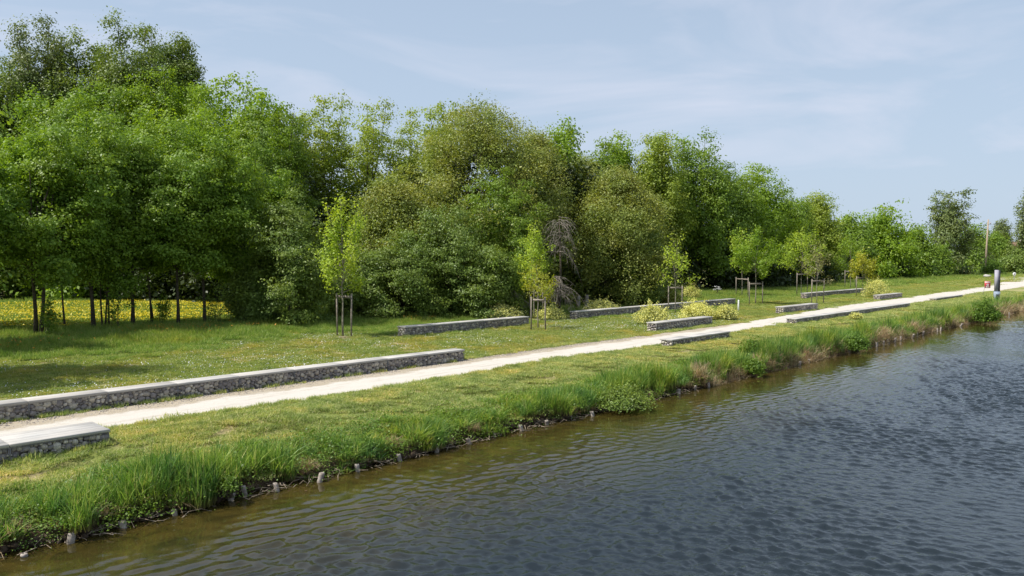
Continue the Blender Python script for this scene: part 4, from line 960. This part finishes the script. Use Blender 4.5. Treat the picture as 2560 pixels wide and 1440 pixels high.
for i_, (x, y, hpx) in enumerate(piles):
    p = G(x, y, 0.); hh = .95*hpx*p[1]/FPX; p = p-np.array([-ct, st, 0])*.03
    lb = ('%s wooden pile from the left along the waterline' % ords[i_]) if i_ < 18 else ('%s wooden pile from the right along the waterline' % ords[len(piles)-1-i_])
    mb = MB(); rr = .058*rng.uniform(.85, 1.15); tl = rng.normal(size=2)*.05*hh/.2; rr *= rng.uniform(.85, 1.2)
    mb.tube([(0, 0, -.5), (0, 0, 0), (tl[0]*.7, tl[1]*.7, hh*.7), (tl[0], tl[1], hh-.01), (tl[0], tl[1], hh)], [rr, rr, rr*1.02, rr*.99, rr*.86], 12)
    o = mb.build('pile', M['pile'], loc=tuple(p), smooth=False); tag(o, lb, 'wooden pile', PG)
# washed-up twigs, floating litter and stones lining the edge
mb = MB()
for k in range(1300):
    u = rng.uniform(2, 75); v = VS+.0+rng.normal()*.15; z = .02+max(0, v-VS)*.5+rng.uniform(0, .05); Lr = rng.uniform(.1, .55); a_ = rng.normal()*.5+(0 if rng.random() < .7 else 1.2)
    c = W(u, v, z); dxy = np.array([math.cos(YAW+a_), math.sin(YAW+a_), rng.normal()*.12])*Lr/2
    mb.tube([c-dxy, c+rng.normal(size=3)*.03+np.array([0, 0, .04*rng.random()]), c+dxy], [.007, .006, .003], 4)
tag(mb.build('washed_up_twigs', M['twig']), 'dead twigs and litter washed up at the waterline', 'twigs', kind='stuff')
mb = MB()
for k in range(900):
    u = rng.uniform(2, 70); v = VS-.12+rng.normal()*.12-abs(rng.normal())*.05; c = W(u, v, .006); a_ = rng.uniform(0, 6.3, 5); r_ = rng.uniform(.01, .035, 5)*np.array([1, 1, 1, 1, 1]); a_ = np.sort(a_)
    vv = [c+np.array([math.cos(q_)*s_*1.8*st+0, math.sin(q_)*s_*1.3, rng.uniform(0, .004)]) for q_, s_ in zip(a_, r_)]
    mb.add([vv[0], vv[1], vv[2], vv[3]], [(0, 1, 2, 3)], rng.random())
tag(mb.build('floating_litter', M['dry']), 'bits of reed litter floating along the edge', 'litter', kind='stuff')
mb = MB()
for k in range(420):
    u = rng.uniform(2, 40); v = shore(u)+rng.normal()*.05+.04; mb.add(lump(rng, rng.uniform(.03, .09, 3), ICO1)+W(u, v, rng.uniform(.0, .14)), ICO1[1], rng.random())
M['clod'] = flat('dark_clods', (.07, .05, .035), .95, .1, 0, .5)
tag(mb.build('bank_clods', M['clod']), 'dark clods of earth at the foot of the bank', 'earth', kind='stuff')
# gravel bits along the tan verge
mb = MB()
for k in range(2600):
    u = rng.uniform(3, 34); v = vup(u)-abs(rng.normal())*.45; r_ = rng.uniform(.008, .022); mb.add(lump(rng, (r_*1.3, r_, r_*.6), ICO1)+W(u, v, GZ+.018+.03*math.sin(.5)), ICO1[1], rng.random())
tag(mb.build('loose_gravel', M['stone']), 'loose gravel scattered along the bench side of the path', 'gravel', kind='stuff')
# two old posts, marker posts
def post(px, base, top, wpx, m, label, name='post', cat='post', group=None, flat_=True):
    p = G(px, base); d = p[1]; hh = zat(top, d)-GZ; r_ = wpx*d/FPX/2; mb = MB()
    mb.tube([(0, 0, -.2), (0, 0, hh*.5), (.01, 0, hh*.96), (.01, 0, hh)], [r_, r_, r_*.97, r_*.8], 9)
    return tag(mb.build(name, M[m], loc=(p[0], p[1], GZ)), label, cat, group)
post(1446, 774, 739, 10, 'pile', 'left one of two stout old posts before the black thicket', 'old_post', group='two old posts before the thicket')
post(1467, 772, 737, 11, 'pile', 'right one of two stout old posts before the black thicket', 'old_post', group='two old posts before the thicket')
post(1172, 792, 774, 3, 'stake', 'short thin stake in the grass behind the grey lawn bench', 'thin_stake', 'stake')
post(1191, 790, 757, 4, 'stake', 'taller thin stake in the grass behind the grey lawn bench', 'thin_stake', 'stake')
post(1846, 778, 750, 4, 'white', 'thin white marker post before the right end of the long lawn bench', 'marker_post', 'post')
# white umbels
rg2 = np.random.default_rng(8); p = G(1793, 742); mb = MB(); r = empty('white_flower_plant', p, 0, 'tall white flowering plant against the dark thicket behind the long bench', 'plant')
tips = [np.array([rg2.normal()*.25, rg2.normal()*.2, rg2.uniform(.7, 1.15)]) for _ in range(9)]
for t_ in tips: mb.tube([(0, 0, -.05), t_*np.array([.4, .4, .6]), t_], .012, 4)
mb.build('stems', M['bark'], r); mb = MB()
for t_ in tips:
    q_ = t_+rg2.normal(size=(30, 3))*np.array([.09, .09, .03]); mb.add(leafquads(mb, rg2, q_, np.tile([0, 0, 1.], (30, 1))+rg2.normal(size=(30, 3))*.3, .07, 1.), np.arange(120).reshape(-1, 4), rg2.random(30))
mb.build('flower_heads', M['daisy'], r)
# utility pole
p = G(2463, 690); d = p[1]; Hp = zat(549, d)-GZ; s_ = d/FPX
r = empty('utility_pole', p, 0, 'tall brown wooden utility pole leaning slightly right, behind the white boulder', 'utility pole')
mb = MB(); mb.tube([(0, 0, -.3), (.15, 0, Hp*.5), (.42, 0, Hp)], [.22, .18, .14], 12); mb.build('pole', M['pole'], r, smooth=True)
mb = MB(); mb.box(.38, .75, -.35, -.22, Hp-1.1, Hp-.95); mb.box(.7, .82, -.4, -.18, Hp-1.15, Hp-.6); mb.build('bracket', M['pgrey'], r)
# boulder
p = G(2470, 695); s_ = p[1]/FPX; mb = MB(); bv_ = lump(np.random.default_rng(2), (9*s_, 6*s_, 4.5*s_), ICO2, .25); mb.add(bv_+np.array([0, 0, 3.8*s_]), ICO2[1], .5)
tag(mb.build('boulder', M['rock'], loc=(p[0], p[1], GZ), smooth=False), 'whitish boulder at the foot of the utility pole', 'boulder')
# red sign on thin leaning post
p = G(2457, 738); d = p[1]; s_ = d/FPX
r = empty('red_sign', p, 0, 'small red and white sign on a thin leaning post beside the path', 'sign')
z0, z1 = zat(720, d)-GZ, zat(703, d)-GZ; xc = 11*s_; hw = 7.2*s_
mb = MB(); mb.tube([(0, 0, -.1), (4*s_, .02, z0+.05), (7*s_, .03, z1-.1)], .02, 6); mb.build('post', M['steel'], r)
mb = MB(); mb.box(xc-hw, xc+hw, -.03, 0, z0, z1); pl = mb.build('plate', M['red'], r)
h_ = z1-z0
def strip(fx0, fx1, fz0, fz1, m='white', y=-.034, par=None):
    b = MB(); b.box(xc-hw+2*hw*fx0, xc-hw+2*hw*fx1, y, -.03, z0+h_*fz0, z0+h_*fz1); return b
b = MB()
for (fx0, fx1, fz0, fz1) in [(.08, .92, .90, .97), (.06, .94, .74, .84), (.18, .82, .08, .17), (.22, .5, .20, .24), (.55, .8, .20, .24)]: b.box(xc-hw+2*hw*fx0, xc-hw+2*hw*fx1, -.034, -.03, z0+h_*fz0, z0+h_*fz1)
b.build('text_lines', M['white'], pl)
b = MB(); an = np.linspace(0, 2*math.pi, 25)[:-1]; ro = hw*.42; zc = z0+h_*.47
ring = [(xc+math.cos(q_)*ro*1.1, -.034, zc+math.sin(q_)*ro*.85) for q_ in an]+[(xc, -.034, zc)]
b.add(ring, [(k, (k+1) % 24, 24, 24) for k in range(24)]); b.build('round_emblem', M['white'], pl)
b = MB(); b.box(xc-hw*.28, xc+hw*.05, -.038, -.035, zc-.03, zc+.01); b.box(xc+hw*.02, xc+hw*.2, -.038, -.035, zc-.01, zc+.05); b.build('emblem_figure', M['red'], pl)
# totem
p = G(2492, 750); d = p[1]; s_ = d/FPX; Ht_ = zat(675, d)-GZ
r = empty('totem', (p[0], p[1], GZ-.05), R(-20), 'tall grey information totem with pale blue base marked with dark arches', 'information totem')
w_ = 6*s_; hb = zat(728.5, d)-GZ+.05; Ht_ += .05
mb = MB(); mb.box(-w_*.95, w_*.35, -w_*.55, w_*.55, hb, Ht_); o = mb.build('grey_column', M['pgrey'], r)
mb = MB(); mb.box(w_*.35+.003, w_*.95, -w_*.6, w_*.6, hb, Ht_-.03); mb.build('dark_column', M['pdark'], r)
mb = MB(); mb.box(-w_*1.12, w_*1.05, -w_*.72, w_*.72, -.1, hb-.01); bs_ = mb.build('base', M['pblue'], r)
mb = MB()
for k in range(3):
    cx = -w_*.28+k*w_*.52; hw_ = w_*.17; zt = hb*.66
    pts = [(cx-hw_, -w_*.72-.012, .05), (cx-hw_, -w_*.72-.012, zt-hw_)]+[(cx-hw_*math.cos(q_), -w_*.72-.012, zt-hw_+hw_*math.sin(q_)*1.8) for q_ in np.linspace(.2, math.pi-.2, 7)]+[(cx+hw_, -w_*.72-.012, zt-hw_), (cx+hw_, -w_*.72-.012, .05)]
    mb.tube(pts, .022, 5)
mb.build('arch_logo', M['pdark'], bs_)
# small round sign on a post at the path fork
p = G(2535, 702); d = p[1]; s_ = d/FPX; r = empty('round_sign', p, 0, 'small round white sign on a post where the paths fork', 'sign')
zc = zat(685, d)-GZ; ro = 4.2*s_
mb = MB(); mb.tube([(0, 0, -.1), (0, 0, zc)], .05, 6); mb.build('post', M['steel'], r)
mb = MB(); mb.tube([(0, -.09, zc), (0, -.05, zc)], ro, 20); dsk = mb.build('disc', M['white'], r)
mb = MB(); mb.box(-ro*.14, ro*.14, -.1, -.093, zc-ro*.55, zc+ro*.15); mb.tube([(0, -.1, zc+ro*.38), (0, -.093, zc+ro*.38)], ro*.2, 10); mb.box(-ro*.4, ro*.4, -.1, -.0935, zc-ro*.1, zc+ro*.08); mb.build('figure', M['pdark'], dsk)
# house roof far behind trees
p = at(2524, 300); zr = zat(604, 300); r = empty('house', (p[0], p[1], GZ), R(-15), 'distant house with brown roof half hidden behind the far trees', 'house')
mb = MB(); mb.box(-7, 7, -4, 4, -1, zr-3.2-GZ); mb.build('wall', M['render'], r)
mb = MB(); zz = zr-GZ; mb.add([(-7.4, -4.5, zz-3.3), (7.4, -4.5, zz-3.3), (7.4, 4.5, zz-3.3), (-7.4, 4.5, zz-3.3), (-7.4, 0, zz), (7.4, 0, zz)], [(0, 1, 5, 4), (2, 3, 4, 5), (3, 0, 4, 4), (1, 2, 5, 5), (0, 3, 2, 1)]); rf = mb.build('roof', M['rooft'], r)
mb = MB(); mb.box(3, 3.9, -.5, .4, zz-1.2, zz+.9); mb.build('chimney', M['render'], rf)
# soil rings under the columnar maple
p = G(860, 845); an = np.linspace(0, 2*math.pi, 29)[:-1]; rr = .75+.12*np.sin(an*3)+.07*np.sin(an*7)
mb = MB(); mb.add([(math.cos(q_)*x_, math.sin(q_)*x_*.8, .004) for q_, x_ in zip(an, rr)]+[(0, 0, .09)], [(k, (k+1) % 28, 28, 28) for k in range(28)])
tag(mb.build('soil_patch', M['dirt'], loc=(p[0], p[1], float(hgt(*UV(p[0], p[1])))+.01), smooth=True), 'bare soil round the foot of the columnar maple', 'soil', kind='structure')
print('TREES', TREES[:12])
